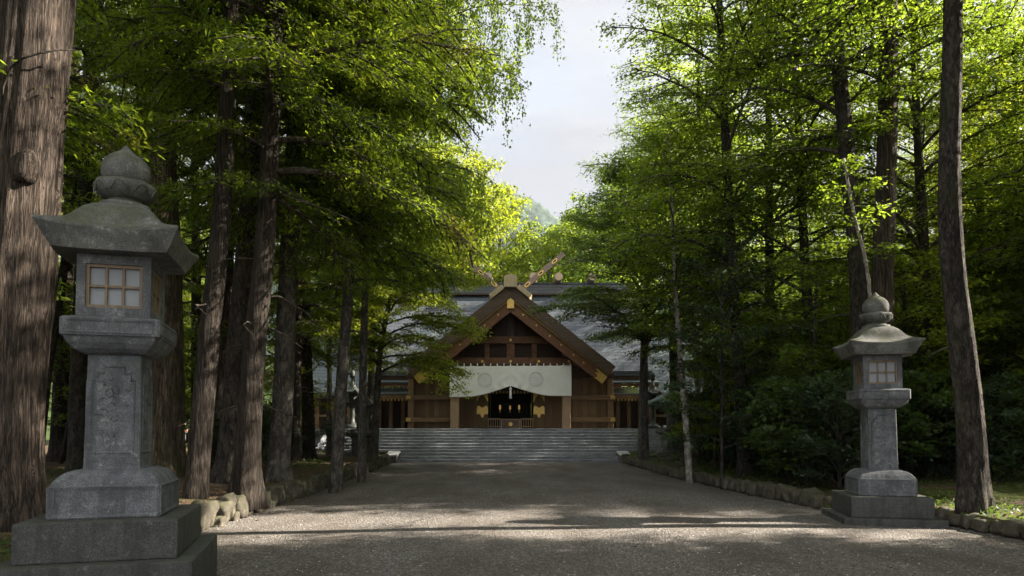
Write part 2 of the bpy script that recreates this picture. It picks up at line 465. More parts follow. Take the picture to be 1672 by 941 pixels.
def grow(path, r0, P, seed):
    """limbs (MB) and leaf quads (array) of a tree whose trunk follows path (local metres)"""
    rng = random.Random(seed); nrng = np.random.default_rng(seed)
    S = smooth_path(path, 120); H = path[-1][2]
    mb = MB(); CP, CD = [], []
    g = P.get
    nl, L0, h0 = P['nl'], P['L'], P['h0']
    az = rng.random() * 6.28
    ba, bw = g('bias', (0, 0))
    for i in range(nl):
        t = (i + rng.random() * .8) / nl
        z = h0 + (H * .985 - h0) * t ** g('tp', 1.0)
        p = Vector((np.interp(z, S[:, 2], S[:, 0]), np.interp(z, S[:, 2], S[:, 1]), z))
        az += 2.39996 + rng.uniform(-.35, .35)
        pr = g('prof', 'round')
        if pr == 'cone': k = (1 - t) ** .75 * (.75 + .25 * min(1, t * 8)) + .08
        elif pr == 'umb': k = .55 + .45 * math.sin(math.pi * min(1, t * .9 + .25)) if t < .9 else .5
        else: k = math.sin(math.pi * (.18 + .74 * t)) ** .7
        L = L0 * k * rng.uniform(.72, 1.15) * (1 + bw * math.cos(az - ba))
        if L < .5: L = .5
        e0 = R(g('e0', 30) + rng.uniform(-12, 12) + g('etop', 25) * t)
        dr = R(g('droop', 40) * rng.uniform(.7, 1.3))
        ns = max(4, int(L / .5))
        pts, dirs = [p.copy()], []
        a = az
        for s in range(ns):
            q = (s + .5) / ns
            e = e0 - dr * q + (R(g('tipup', 0)) * q * q)
            a += rng.uniform(-.14, .14)
            d = Vector((math.cos(a) * math.cos(e), math.sin(a) * math.cos(e), math.sin(e) + rng.uniform(-.05, .05)))
            dirs.append(d); p = p + d * (L / ns); pts.append(p.copy())
        rb = max(.012, min(r0 * .42 * (1 - .75 * z / H), .014 * L + .012))
        mb.tube(pts, [rb * (1 - .82 * s / ns) + .004 for s in range(ns + 1)], 5)
        # side branches in the limb's own plane
        s0 = g('bare', .18)
        step = g('sub', .45)
        m = max(3, int(L * (1 - s0) / step))
        for j in range(m + 1):
            q = s0 + (1 - s0) * (j + rng.random() * .6) / (m + .6)
            q = min(q, .999); k = min(int(q * ns), ns - 1); fr = q * ns - k
            b = pts[k].lerp(pts[k + 1], fr); d = dirs[k]
            for sd in ((1, -1) if g('pairs', True) else ((1 if j % 2 else -1),)):
                ang = sd * R(rng.uniform(38, 68))
                dx = Vector((d.x * math.cos(ang) - d.y * math.sin(ang), d.x * math.sin(ang) + d.y * math.cos(ang), d.z * .6 + rng.uniform(-.12, .14) + g('subz', 0)))
                if dx.length < 1e-4: continue
                dx.normalize()
                l = min(g('submax', 1.7), (.58 * (1 - q) + .16) * L) * rng.uniform(.6, 1.15)
                nn = 3; sp = [b.copy()]; pp = b.copy(); dd = dx.copy()
                for w in range(nn):
                    dd = Vector((dd.x + rng.uniform(-.12, .12), dd.y + rng.uniform(-.12, .12), dd.z - g('sag', .10))).normalized()
                    pp = pp + dd * (l / nn); sp.append(pp.copy())
                if g('subtube', True): mb.tube(sp, [rb * .38 * (1 - .7 * w / nn) + .003 for w in range(nn + 1)], 3)
                nc = max(2, int(l / g('cl', .24)))
                for c in range(nc):
                    u = .15 + .88 * (c + rng.random() * .7) / nc; u = min(u, 1) * nn
                    kk = min(int(u), nn - 1)
                    cp = sp[kk].lerp(sp[kk + 1], u - kk)
                    CP.append(cp); CD.append(dd)
                    if g('hang', 0) and rng.random() < g('hangp', .5):
                        hl = rng.uniform(.3, 1.0) * g('hang'); h = .16; off = Vector((rng.uniform(-.1, .1), rng.uniform(-.1, .1), 0)); mb.tube([cp, cp + off * hl - Vector((0, 0, hl))], .004, 3)
                        while h < hl:
                            CP.append(cp + off * h - Vector((0, 0, h))); CD.append(Vector((off.x * .3, off.y * .3, -1))); h += .17
        CP.append(pts[-1]); CD.append(dirs[-1])
    for i in range(g('dead', 0)):       # bare broken stubs on the lower trunk
        z = rng.uniform(h0 * .3, h0 * 1.1); p = Vector((np.interp(z, S[:, 2], S[:, 0]), np.interp(z, S[:, 2], S[:, 1]), z))
        a = rng.random() * 6.28; l = rng.uniform(.4, 1.9)
        pts = [p + Vector((math.cos(a + .2 * s) * l * s / 4, math.sin(a + .2 * s) * l * s / 4, -.05 * s * s * l * .4 + rng.uniform(-.05, .05))) for s in range(5)]
        mb.tube(pts, [.022, .018, .014, .010, .005], 4)
    mb.tube([(S[i, 0], S[i, 1], max(S[i, 2], h0 * .6)) for i in range(0, 120, 17) if S[i, 2] > h0 * .3] + [tuple(S[-1])], .012, 4)
    CP = np.array([c[:] for c in CP]); CD = np.array([c[:] for c in CD])
    k = g('k', 18)
    cnt = nrng.integers(max(1, int(k * .55)), int(k * 1.45) + 1, len(CP))
    gap = nrng.random(len(CP)) < g('gap', .08); cnt[gap] = 0
    pos = np.repeat(CP, cnt, 0); dr = np.repeat(CD, cnt, 0); n = len(pos)
    pos = pos + nrng.normal(0, 1, (n, 3)) * np.array([g('sh', .17), g('sh', .17), g('sv', .07)])
    d = dr * g('tw', .5) + nrng.normal(0, 1, (n, 3)) * np.array([1, 1, .45]) * g('sc', .6) + np.array([0, 0, -g('ld', .15)])
    d /= np.linalg.norm(d, axis=1, keepdims=True) + 1e-9
    nz = nrng.normal(0, 1, (n, 3)) * g('nj', .45) + np.array([0, 0, 1.0])
    s = np.cross(d, nz); s /= np.linalg.norm(s, axis=1, keepdims=True) + 1e-9
    ll = g('ll', .11) * nrng.uniform(.6, 1.3, (n, 1)); lw = ll * g('asp', .6) * nrng.uniform(.75, 1.2, (n, 1))
    V = np.empty((n, 4, 3))
    V[:, 0] = pos - d * ll * .5; V[:, 2] = pos + d * ll * .5
    mid = pos - d * ll * .06
    V[:, 1] = mid + s * lw * .5; V[:, 3] = mid - s * lw * .5
    return mb, V


FIR = dict(nl=58, L=3.6, h0=5.5, prof='cone', e0=8, etop=22, droop=42, tipup=14, sub=.36, cl=.17, k=22, sh=.105, sv=.045, tw=.8, sc=.75, ll=.115, asp=.30, nj=.35,
           submax=1.5, sag=.16, dead=10, leaf='leaf_fir', gap=.05)
CEDAR = dict(FIR, leaf='leaf_fir_light', L=3.2, nl=60, droop=55, sh=.13)
BROAD = dict(nl=40, L=4.6, h0=3.2, prof='round', e0=30, etop=22, droop=45, sub=.5, cl=.25, k=20, sh=.19, sv=.08, ll=.098, asp=.62, nj=.42, dead=3, leaf='leaf_mid')
MAPLE = dict(nl=30, L=4.6, h0=3.8, prof='umb', e0=28, etop=30, droop=38, sub=.36, cl=.2, k=17, sh=.17, sv=.05, ll=.095, asp=.8, nj=.35, leaf='leaf_dark', submax=2.0)
BIRCH = dict(nl=44, L=3.6, h0=6.5, prof='round', e0=42, etop=15, droop=60, sub=.5, cl=.3, k=13, sh=.085, sv=.075, ll=.085, asp=.75, nj=.8, hang=1.7, hangp=.55,
             leaf='leaf_birch', tw=.4, ld=.6, sag=.18)
YOUNG = dict(nl=26, L=2.1, h0=.9, prof='round', e0=25, etop=25, droop=40, sub=.3, cl=.2, k=13, sh=.14, sv=.06, ll=.10, asp=.6, leaf='leaf_mid')
FAR = dict(nl=46, L=4.8, h0=2.2, prof='round', e0=34, etop=28, droop=45, sub=.75, cl=.42, k=15, sh=.30, sv=.16, ll=.24, asp=.7, nj=.7, leaf='leaf_far', subtube=False)
FARFIR = dict(FIR, nl=52, L=3.4, h0=2.0, sub=.6, cl=.34, k=12, sh=.2, ll=.30, asp=.32, leaf='leaf_fir', subtube=False, dead=0)
SHRUB = dict(nl=22, L=1.5, h0=.15, prof='round', e0=48, etop=20, droop=45, sub=.28, cl=.18, k=11, sh=.11, sv=.06, ll=.115, asp=.42, nj=.6, leaf='leaf_shrub', submax=.8)


def tree(name, label, cat, path, r0, P, seed, bark='greybark', r1=None, sides=14, flare=.55, ridge=.05, group=None, extra=None):
    """path in world metres, first point on the ground"""
    b = path[0]
    loc = [(p[0] - b[0], p[1] - b[1], p[2] - b[2]) for p in path]
    root = thing(name, label, cat, b, 0, group)
    tm = trunk_mesh(loc, r0, r1 if r1 else max(.03, r0 * .22), M[bark], seed, sides, flare, ridge)
    t = bpy.data.objects.new('trunk', tm); COL.objects.link(t); t.parent = root
    mb, V = grow(loc, r0, P, seed)
    if P.get('skip'): return root
    l = mb.build('branches', M['twig'], root, True)
    c = bpy.data.objects.new('crown', quads_mesh('crown', V, M[P['leaf']])); COL.objects.link(c); c.parent = root
    return root


def straight(x, y, H, lean=(0, 0), wob=.15, seed=0):
    rng = random.Random(seed); z = gz(x, y)
    return [(x + lean[0] * t + (rng.uniform(-wob, wob) if 0 < t < 1 else 0), y + lean[1] * t + (rng.uniform(-wob, wob) if 0 < t < 1 else 0), z + H * t) for t in (0, .22, .5, .76, 1)]


def at_px(D, pts, z0=None):
    """a trunk at distance D through picture rows: only used to read the lean of a trunk off the photo"""
    out = [(PX(x, D), D, PZ(y, D)) for x, y in pts]
    g = gz(out[0][0], D) if z0 is None else z0
    out[0] = (out[0][0], D, g)
    return out


# ------------------------------------------------------------------ setting: ground, path, terrace, hills
def build_ground():
    ys = [-400, -150, -60, -30, -18, -12, -8] + [-6 + .5 * i for i in range(160)] + [76, 80, 86, 92, 100, 110, 120, 135, 150, 175, 200, 300, 500, 900, 1600]
    off = [0, .06, .15, .3, .5, .75, 1.05, 1.4, 1.8, 2.3, 2.9, 3.6, 4.4, 5.3, 6.3, 7.5, 9, 11, 13.5, 17, 21, 26, 33, 45, 65, 100, 170, 300, 600, 1200]
    v, f = [], []
    nx = 2 * len(off)
    for y in ys:
        a, b = kl(y), kr(y)
        for o in reversed(off):
            x = a - o; v.append((x, y, gz(x, y) if o > 0 else -.12))
        for o in off:
            x = b + o; v.append((x, y, gz(x, y) if o > 0 else -.12))
    for j in range(len(ys) - 1):
        for i in range(nx - 1):
            k = j * nx + i; f.append((k, k + 1, k + nx + 1, k + nx))
    mb = MB(); mb.add(v, f)
    o = mb.build('ground', M['soil'], None, True); tag(o, 'brown forest soil with moss and litter under the trees', 'ground', kind='structure')
    # path sheet, slightly crowned
    v, f = [], []
    ys = [-40, -20, -10, -5] + [-2 + .6 * i for i in range(58)]
    ys = [y for y in ys if y < 32.3] + [32.5]
    us = [i / 24 for i in range(25)]
    for y in ys:
        a, b = kl(y) - .12, kr(y) + .12
        for u in us:
            x = a + (b - a) * u
            v.append((x, y, .05 * math.sin(math.pi * u) - .02 + .018 * mnoise.noise(Vector((x * .5, y * .5, 1)))))
    n = len(us)
    for j in range(len(ys) - 1):
        for i in range(n - 1):
            k = j * n + i; f.append((k, k + 1, k + n + 1, k + n))
    mb = MB(); mb.add(v, f)
    o = mb.build('path', M['gravel'], None, True); tag(o, 'wide grey gravel approach path leading to the stone steps', 'path', kind='structure')
    # loose pebbles on the path near the camera: nobody could count them
    nr = np.random.default_rng(5)
    n = 26000
    y = 3.5 + 13 * nr.random(n) ** 1.5; u = nr.random(n)
    a = np.array([kl(q) for q in y]); b = np.array([kr(q) for q in y])
    x = a + .1 + (b - a - .2) * u
    r = .006 + .012 * nr.random(n) ** 2
    z = .05 * np.sin(np.pi * u) - .02 + np.array([.018 * mnoise.noise(Vector((p * .5, q * .5, 1))) for p, q in zip(x, y)])
    ang = nr.random(n) * 6.28
    base = np.array([(1, 0, 0), (0, 1, 0), (-1, 0, 0), (0, -1, 0), (0, 0, .75), (0, 0, -.75)], float)
    V = np.empty((n, 6, 3))
    ca, sa = np.cos(ang), np.sin(ang); st = .6 + .5 * nr.random(n)
    for i, q in enumerate(base):
        px, py = q[0], q[1] * st
        V[:, i, 0] = x + r * (px * ca - py * sa); V[:, i, 1] = y + r * (px * sa + py * ca); V[:, i, 2] = z + r * (.3 + q[2] * .8)
    tri = np.array([(0, 1, 4), (1, 2, 4), (2, 3, 4), (3, 0, 4)])
    idx = (np.arange(n)[:, None, None] * 6 + tri[None]).reshape(-1)
    me = bpy.data.meshes.new('gravel'); me.vertices.add(n * 6); me.loops.add(len(idx)); me.polygons.add(len(idx) // 3)
    me.vertices.foreach_set('co', V.reshape(-1).astype(np.float32)); me.loops.foreach_set('vertex_index', idx.astype(np.int32))
    me.polygons.foreach_set('loop_start', np.arange(0, len(idx), 3, dtype=np.int32)); me.polygons.foreach_set('loop_total', np.full(len(idx) // 3, 3, dtype=np.int32))
    me.update(calc_edges=True)
    t = NT('pebbles'); g = t.n('ShaderNodeNewGeometry')
    c = t.ramp(g.outputs['Random Per Island'], [(0, (.09, .08, .075)), (.5, (.19, .17, .155)), (.9, (.30, .275, .25)), (1, (.5, .47, .44))])
    me.materials.append(t.done(c, .9, spec=.2))
    o = bpy.data.objects.new('gravel', me); COL.objects.link(o); tag(o, 'loose grey pebbles scattered over the gravel path', 'gravel', kind='stuff')
    # terrace the shrine stands on
    mb = MB(); mb.box(-15, 14.5, 36.02, 56, .2, 1.6 - .004)
    mb2 = mb.build('terrace', M['steps'], None); tag(mb2, 'raised stone terrace under the shrine at the head of the steps', 'terrace', kind='structure')
    # wooded hill far behind
    v, f = [], []
    xs = [-700, -500, -350, -260] + [-200 + 3.5 * i for i in range(130)] + [270, 320, 400, 520, 700]; yy = [800 + 5.5 * i for i in range(62)]
    for y in yy:
        for x in xs:
            t = (y - 800) / 330
            ridge = np.interp(x, [-700, -300, -60, 12, 34, 62, 120, 300, 700], [150, 270, 372, 350, 338, 316, 268, 210, 140])
            h = ridge * (math.sin(math.pi * .5 * min(1, t * 1.6)))
            h += 12 * mnoise.fractal(Vector((x * .02, y * .02, 4)), 1.0, 2.0, 4) + 9 * abs(mnoise.noise(Vector((x * .085, y * .085, 2)))) + 5 * mnoise.noise(Vector((x * .21, y * .21, 6)))
            v.append((x, y, h - 6))
    n = len(xs)
    for j in range(len(yy) - 1):
        for i in range(n - 1):
            k = j * n + i; f.append((k, k + 1, k + n + 1, k + n))
    mb = MB(); mb.add(v, f); o = mb.build('hills', M['hill'], None, True); tag(o, 'blue green wooded hill far behind the shrine', 'hill', kind='structure')


build_ground()


# ------------------------------------------------------------------ kerb stones
def rock_mesh(seed, name='kerb_stone', mat='stone_kerb', sx=.2, sy=.15, sz=.2, boxy=.8):
    bm = bmesh.new(); bmesh.ops.create_icosphere(bm, subdivisions=3, radius=1)
    for v in bm.verts:
        c = v.co
        m = max(abs(c.x), abs(c.y), abs(c.z))
        c = c * (1 - boxy) + (c / m) * boxy * .85
        c = c * (1 + .30 * mnoise.noise(c * 1.1 + Vector((seed * 3.3, 0, 0))) + .07 * mnoise.noise(c * 3.1 + Vector((0, seed, 0))))
        v.co = Vector((c.x * sx, c.y * sy, c.z * sz))
    me = bpy.data.meshes.new(name); bm.to_mesh(me); bm.free(); me.materials.append(M[mat])
    for p in me.polygons: p.use_smooth = True
    return me


rk = [rock_mesh(i) for i in range(7)]
rng = random.Random(3)
def kerb(side, y0, y1, hgt, label, group, courses):
    for c in range(courses):
        y = y0 + .2 * c
        while y < y1:
            w = rng.uniform(.12, .25) if c == 0 else rng.uniform(.10, .16)
            x = kl(y) if side < 0 else kr(y)
            dx = (kl(y + .3) - x if side < 0 else kr(y + .3) - x) / .3
            o = bpy.data.objects.new('kerb_stone', rng.choice(rk)); COL.objects.link(o)
            s = hgt * rng.uniform(.85, 1.2) * (.72 if side > 0 and y < 14 else 1)
            if c == 0:
                o.location = (x + side * rng.uniform(.02, .12), y + w, s * .42); o.scale = (rng.uniform(.75, 1.05), w / .17, s / .36)
            else:
                o.location = (x - side * rng.uniform(.03, .10), y + w, .04); o.scale = (.5, w / .17, rng.uniform(.4, .65))
            o.rotation_euler = (rng.uniform(-.18, .18), rng.uniform(-.2, .2), math.atan2(-dx, 1) + rng.uniform(-.2, .2) + rng.choice((0, math.pi)))
            tag(o, label, 'stone', group)
            y += w * (1.9 if c == 0 else rng.uniform(4, 9))


kerb(-1, 7.9, 31.6, .40, 'rough mossy stone set in the low edging left of the gravel path', 'stones edging the left of the path', 2)
kerb(1, 7.6, 30.6, .33, 'dark rounded stone set in the low edging right of the gravel path', 'stones edging the right of the path', 1)
for i in range(34):     # flat cobbles on the bank near the right of the steps
    y = rng.uniform(24.5, 29.5); x = kr(y) + .5 + rng.uniform(.1, 2.4)
    o = bpy.data.objects.new('cobble', rng.choice(rk)); COL.objects.link(o)
    o.location = (x, y, gz(x, y) + .02); o.scale = (rng.uniform(.8, 1.5), rng.uniform(1, 1.8), rng.uniform(.35, .55)); o.rotation_euler = (0, 0, rng.random() * 6)
    tag(o, 'flat grey cobble laid in the sandy bank right of the steps', 'stone', 'cobbles in the bank right of the steps')
for j, (x, y, s, lab) in enumerate(((-5.35, 5.05, 1.1, 'round brown boulder half under the corner of the big left lantern'), (-5.0, 4.7, .8, 'small dull boulder in front of the big left lantern plinth'),
                                    (5.35, 31.7, 1.5, 'squat dark boulder under the pale block right of the steps'))):
    o = bpy.data.objects.new('boulder', rk[j]); COL.objects.link(o); o.location = (x, y, .15); o.scale = (s, s, s); tag(o, lab, 'boulder')
# ------------------------------------------------------------------ the two big stone lanterns
def box_soft(mb, hw, z0, z1, ch=.02): return mb.box(-hw, hw, -hw, hw, z0, z1, ch)


def lantern(label, loc, rz, low_h):
    """loc: ground point under the lantern; low_h: height of the lowest slab"""
    root = thing('stone_lantern', label, 'stone lantern', loc, rz, 'big stone lanterns beside the path')
    z = 0
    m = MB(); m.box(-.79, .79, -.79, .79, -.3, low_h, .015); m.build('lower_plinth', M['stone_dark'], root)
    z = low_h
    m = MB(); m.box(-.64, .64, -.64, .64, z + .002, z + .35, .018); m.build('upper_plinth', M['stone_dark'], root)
    z += .35
    # pedestal with a rounded shoulder and a sunk panel on each face
    m = MB(); m.sqloft([(.448, .003), (.448, .285), (.437, .30), (.43, .315), (.416, .34), (.388, .375), (.35, .405), (.298, .425), (.28, .43)], (0, 0, z), .03)
    ped = m.build('pedestal', M['stone'], root)
    def frame_on_faces(poly_out, poly_in, proud, off, name, parent, mat):
        m = MB()
        for k in range(4):
            rot = Matrix.Rotation(k * math.pi / 2, 3, 'Z'); n = len(poly_out)
            P = [Vector((x, -off - d, zz)) for d in (proud, -.01) for x, zz in poly_out] + [Vector((x, -off - d, zz)) for d in (proud * .3, -.01) for x, zz in poly_in]
            fs = []
            for i in range(n):
                j = (i + 1) % n
                fs += [(i, j, 2 * n + j, 2 * n + i), (i, n + i, n + j, j)]
            m.add([rot @ p for p in P], fs)
        return m if name is None else m.build(name, M[mat], parent)
    def rect(x, a, b): return [(-x, a), (x, a), (x, b), (-x, b)]
    frame_on_faces(rect(.428, z + .015, z + .285), rect(.39, z + .045, z + .255), .012, .448, 'panel_border', ped, 'stone')
    z += .43
    # shaft, with a scalloped border line
    m = MB(); m.sqloft([(.240, 0.0), (.240, .008), (.236, .02), (.224, 1.045), (.22, 1.06)], (0, 0, z), .04)
    sh = m.build('shaft', M['stone'], root)
    def scallop(x, a, b, c):
        return [(-x, a), (x, a), (x, b - 2 * c), (x - c * .55, b - 2 * c), (x - c * .55, b - c), (x - c * 1.35, b - c), (x - c * 1.35, b), (-x + c * 1.35, b), (-x + c * 1.35, b - c), (-x + c * .55, b - c), (-x + c * .55, b - 2 * c), (-x, b - 2 * c)]
    m = frame_on_faces(scallop(.18, z + .15, z + .96, .066), scallop(.164, z + .167, z + .943, .064), .015, .2285, None, sh, 'stone')
    # a carved spray inside the panel
    rg = random.Random(7)
    for k in range(4):
        rot = Matrix.Rotation(k * math.pi / 2, 3, 'Z')
        for i in range(22):
            a = rg.uniform(0, 6.28); cx = rg.uniform(-.10, .10); cz = z + rg.uniform(.3, .85); l = rg.uniform(.03, .065)
            p = [Vector((cx + l * math.cos(a + t * .5) * (t / 3), -.2295 - (.003 if 0 < t < 4 else 0), cz + l * math.sin(a + t * .5) * (t / 3))) for t in range(5)]
            m.tube([rot @ q for q in p], [.002, .005, .006, .004, .002], 4)
    m.build('carved_border', M['stone'], sh)
    z += 1.06
    # tray
    m = MB(); m.sqloft([(.235, 0.0), (.28, .018), (.325, .05), (.365, .10), (.385, .145), (.393, .155), (.408, .165), (.408, .315), (.395, .33), (.36, .337)], (0, 0, z), .05)
    tr = m.build('tray', M['stone'], root)
    frame_on_faces(rect(.36, z + .185, z + .30), rect(.342, z + .20, z + .285), .010, .408, 'panel_border', tr, 'stone')
    z += .345
    m = MB(); m.box(-.335, .335, -.335, .335, z - .012, z, .0); m.build('collar', M['stone_old'], root)
    # fire box: four corner posts and sills round paper windows
    fw, fh = .308, .575
    m = MB()
    for sx in (-1, 1):
        for sy in (-1, 1):
            m.box(min(sx * fw, sx * .235), max(sx * fw, sx * .235), min(sy * fw, sy * .235), max(sy * fw, sy * .235), z + .002, z + fh)
    for k in range(4):
        rot = Matrix.Rotation(k * math.pi / 2, 3, 'Z')
        for a, b in ((z + .002, z + .085), (z + .49, z + fh)):
            q = MB(); q.box(-.235, .235, -fw, -fw + .10, a, b)
            m.add([rot @ Vector(p) for p in q.v], q.f)
    fb = m.build('fire_box', M['stone'], root)
    for k in range(4):
        rot = Matrix.Rotation(k * math.pi / 2, 3, 'Z')
        q = MB(); a, b, w = z + .085, z + .49, .235; y0, y1 = -fw + .02, -fw + .055; t = .028
        q.box(-w, w, y0, y1, a, a + t); q.box(-w, w, y0, y1, b - t, b); q.box(-w, -w + t, y0, y1, a + t, b - t); q.box(w - t, w, y0, y1, a + t, b - t)
        h = (a + b) / 2
        q.box(-w + t, w - t, y0 + .004, y1 - .004, h - .011, h + .011)
        for xx in (-.071, .071): q.box(xx - .011, xx + .011, y0 + .006, y1 - .006, a + t, b - t)
        q.v = [tuple(rot @ Vector(p)) for p in q.v]
        wn = q.build('window', M['lattice'], root)
        q = MB(); q.box(-w + .01, w - .01, y1 + .002, y1 + .008, a + .01, b - .01); q.v = [tuple(rot @ Vector(p)) for p in q.v]
        q.build('pane', M['paper'], wn)
    z += fh
    # roof: fascia leaning outward, corners swept up, swelling hip
    prof = [(.36, .0, 0), (.50, .004, .3), (.562, .18, 1.0), (.557, .20, 1.0), (.515, .22, .85), (.46, .252, .6), (.413, .295, .4), (.378, .345, .25), (.342, .408, .12), (.29, .468, .04), (.235, .51, 0), (.19, .527, 0), (.0, .53, 0)]
    rs = []
    N = 10
    for h, zz, up in prof:
        ring = []
        for k in range(4):
            for i in range(N):
                u = -1 + 2 * i / N
                lift = (abs(u) ** 2.6) * .055 * up
                ex = 1 + .035 * abs(u) ** 3 * up
                rd = 1.0 if up > .5 else 1 - .10 * (1 - up) * abs(u) ** 2.5
                x, y = u * h * ex * rd, -h * ex * rd
                c, s = math.cos(k * math.pi / 2), math.sin(k * math.pi / 2)
                ring.append((x * c - y * s, x * s + y * c, z + zz + lift))
        rs.append(ring)
    m = MB(); m.rings(rs); rf = m.build('roof', M['stone_roof'], root, True)
    me = rf.data
    try: me.set_sharp_from_angle(angle=R(34))
    except Exception: pass
    z += .525
    m = MB(); m.lathe([(.0, -.02), (.225, -.02), (.23, .0), (.225, .03), (.19, .038), (.16, .055), (.155, .075), (.0, .08)], 28, (0, 0, z)); m.build('neck', M['stone_old'], root, True)
    z += .072
    # lotus dish with petals
    n = 48; rs = []
    for r, zz, pet in ((.0, .0, 0), (.14, .0, 0), (.19, .02, .3), (.235, .06, 1), (.258, .105, 1), (.265, .14, 1), (.256, .165, .8), (.24, .172, .3), (.0, .17, 0)):
        rs.append([(r * (1 + .05 * pet * (abs(math.cos(4 * 2 * math.pi * i / n)) - .5)) * math.cos(2 * math.pi * i / n), r * (1 + .05 * pet * (abs(math.cos(4 * 2 * math.pi * i / n)) - .5)) * math.sin(2 * math.pi * i / n),
                    z + zz + .012 * pet * (abs(math.cos(4 * 2 * math.pi * i / n)) - .5)) for i in range(n)])
    m = MB(); m.rings(rs); m.build('lotus_dish', M['stone_old'], root, True)
    m = MB()
    for k in range(8):
        a0 = k * math.pi / 4 + .05; pts = []
        for i in range(9):
            t = i / 8; a = a0 + (t - .5) * .62; hh = math.sin(math.pi * t)
            r = .254 + .014 * hh; pts.append((r * math.cos(a), r * math.sin(a), z + .05 + .085 * hh ** .7))
        m.tube(pts, .008, 4)
    m.build('petal_rim', M['stone_old'], root, True)
    z += .165
    m = MB(); m.lathe([(.0, .0), (.17, .0), (.198, .03), (.212, .08), (.214, .14), (.204, .19), (.18, .235), (.142, .275), (.095, .305), (.058, .335), (.035, .365), (.015, .39), (.0, .40)], 32, (0, 0, z))
    m.build('finial', M['stone_roof'], root, True)
    return root


lantern('tall stone lantern close by on the left, in front of the huge trunk', (PX(196, 6.57), 6.57, .07), R(16), .375)
lantern('smaller looking stone lantern on the right edge of the path, before the leafy wood', (PX(1433.5, 12.07), 12.07, -.035), R(-11.5), .14)
# ------------------------------------------------------------------ stone steps
ST = thing('stone_steps', 'broad flight of grey granite steps rising to the shrine', 'steps', (0, 32.4, 0))
NR, RI, TR = 11, 1.6 / 11, .33
for i in range(NR):
    z1 = RI * (i + 1); y0 = TR * i
    x0, x1 = (-5.45, 5.12) if i < 3 else (-9.25, 8.0)
    m = MB()
    m.prism_x([(y0 + .03, z1 - RI - (0 if i else .2)), (y0 + .03, z1 - .05), (y0 + .004, z1 - .045), (y0, z1 - .022), (y0 + .020, z1), (TR * NR + .02 if i == NR - 1 else y0 + TR + .03, z1), (y0 + TR + .03, z1 - RI - .0)], x0, x1)
    m.build('step', M['steps'], ST)
for s, x in ((-1, -9.25), (1, 8.0)):
    m = MB(); m.prism_x([(TR * 3, .2), (TR * 3, .62), (TR * NR, 1.78), (TR * NR + .3, 1.78), (TR * NR + .3, .2)], x + (.004 if s > 0 else -.36), x + (.36 if s > 0 else -.004))
    m.build('cheek_wall', M['steps'], ST)
m = MB(); m.box(-15, -9.62, TR * NR - .3, TR * NR + .015, .15, 1.6); m.box(8.37, 14.5, TR * NR - .3, TR * NR + .015, .15, 1.6); m.build('retaining_wall', M['steps'], ST)
for s, x, lab in ((-1, -5.62, 'pale sloping stone block at the left foot of the steps'), (1, 5.28, 'pale sloping stone block at the right foot of the steps')):
    root = thing('end_block', lab, 'stone block', (x, 32.1, 0))
    m = MB(); m.prism_x([(-.25, .30), (-.25, .36), (.75, .53), (.75, .45)], -.27, .27); m.build('top_slab', M['stone_white'], root)
    m = MB(); m.prism_x([(-.2, -.1), (-.2, .30), (.7, .45), (.7, -.1)], -.22, .22); m.build('base', M['stone_old'], root)

# ------------------------------------------------------------------ shrine hall
HALL = thing('shrine_hall', 'dark timber shrine hall with a broad front gable and crossed roof finials', 'shrine', (-.08, 40, 1.6))
def part(mb, name, mat, parent=HALL, smooth=False):
    """geometry is written in world-ish coordinates with x about the hall's axis; moved to the hall's origin"""
    mb.v = [(x, y - 40, z - 1.6) for x, y, z in mb.v]
    return mb.build(name, M[mat], parent, smooth)

AZ, EX, EZ = 9.63, 5.80, 5.02            # apex height, eave half width and height of the front gable
SL = (AZ - EZ) / EX; cs = 1 / math.sqrt(1 + SL * SL); sn = SL * cs
def strip(o1, o2, u0=0.0, u1=None, y0=37.6, y1=44.0, side=1, tip=0.0):
    """a slab along the gable slope between two depths below the outer line"""
    Lr = math.hypot(EX, AZ - EZ)
    u1 = Lr if u1 is None else u1
    def P(u, o, first):
        x = u * cs - o * sn; z = AZ - u * sn - o * cs
        if first and u0 == 0: x, z = 0.0, AZ - o / cs
        return (side * x, z)
    a, b, c, d = P(u0, o1, True), P(u1, o1, False), P(u1 + tip, o2, False), P(u0, o2, True)
    poly = [a, b, c, d]
    m = MB(); m.prism_y(poly, y0, y1); return m

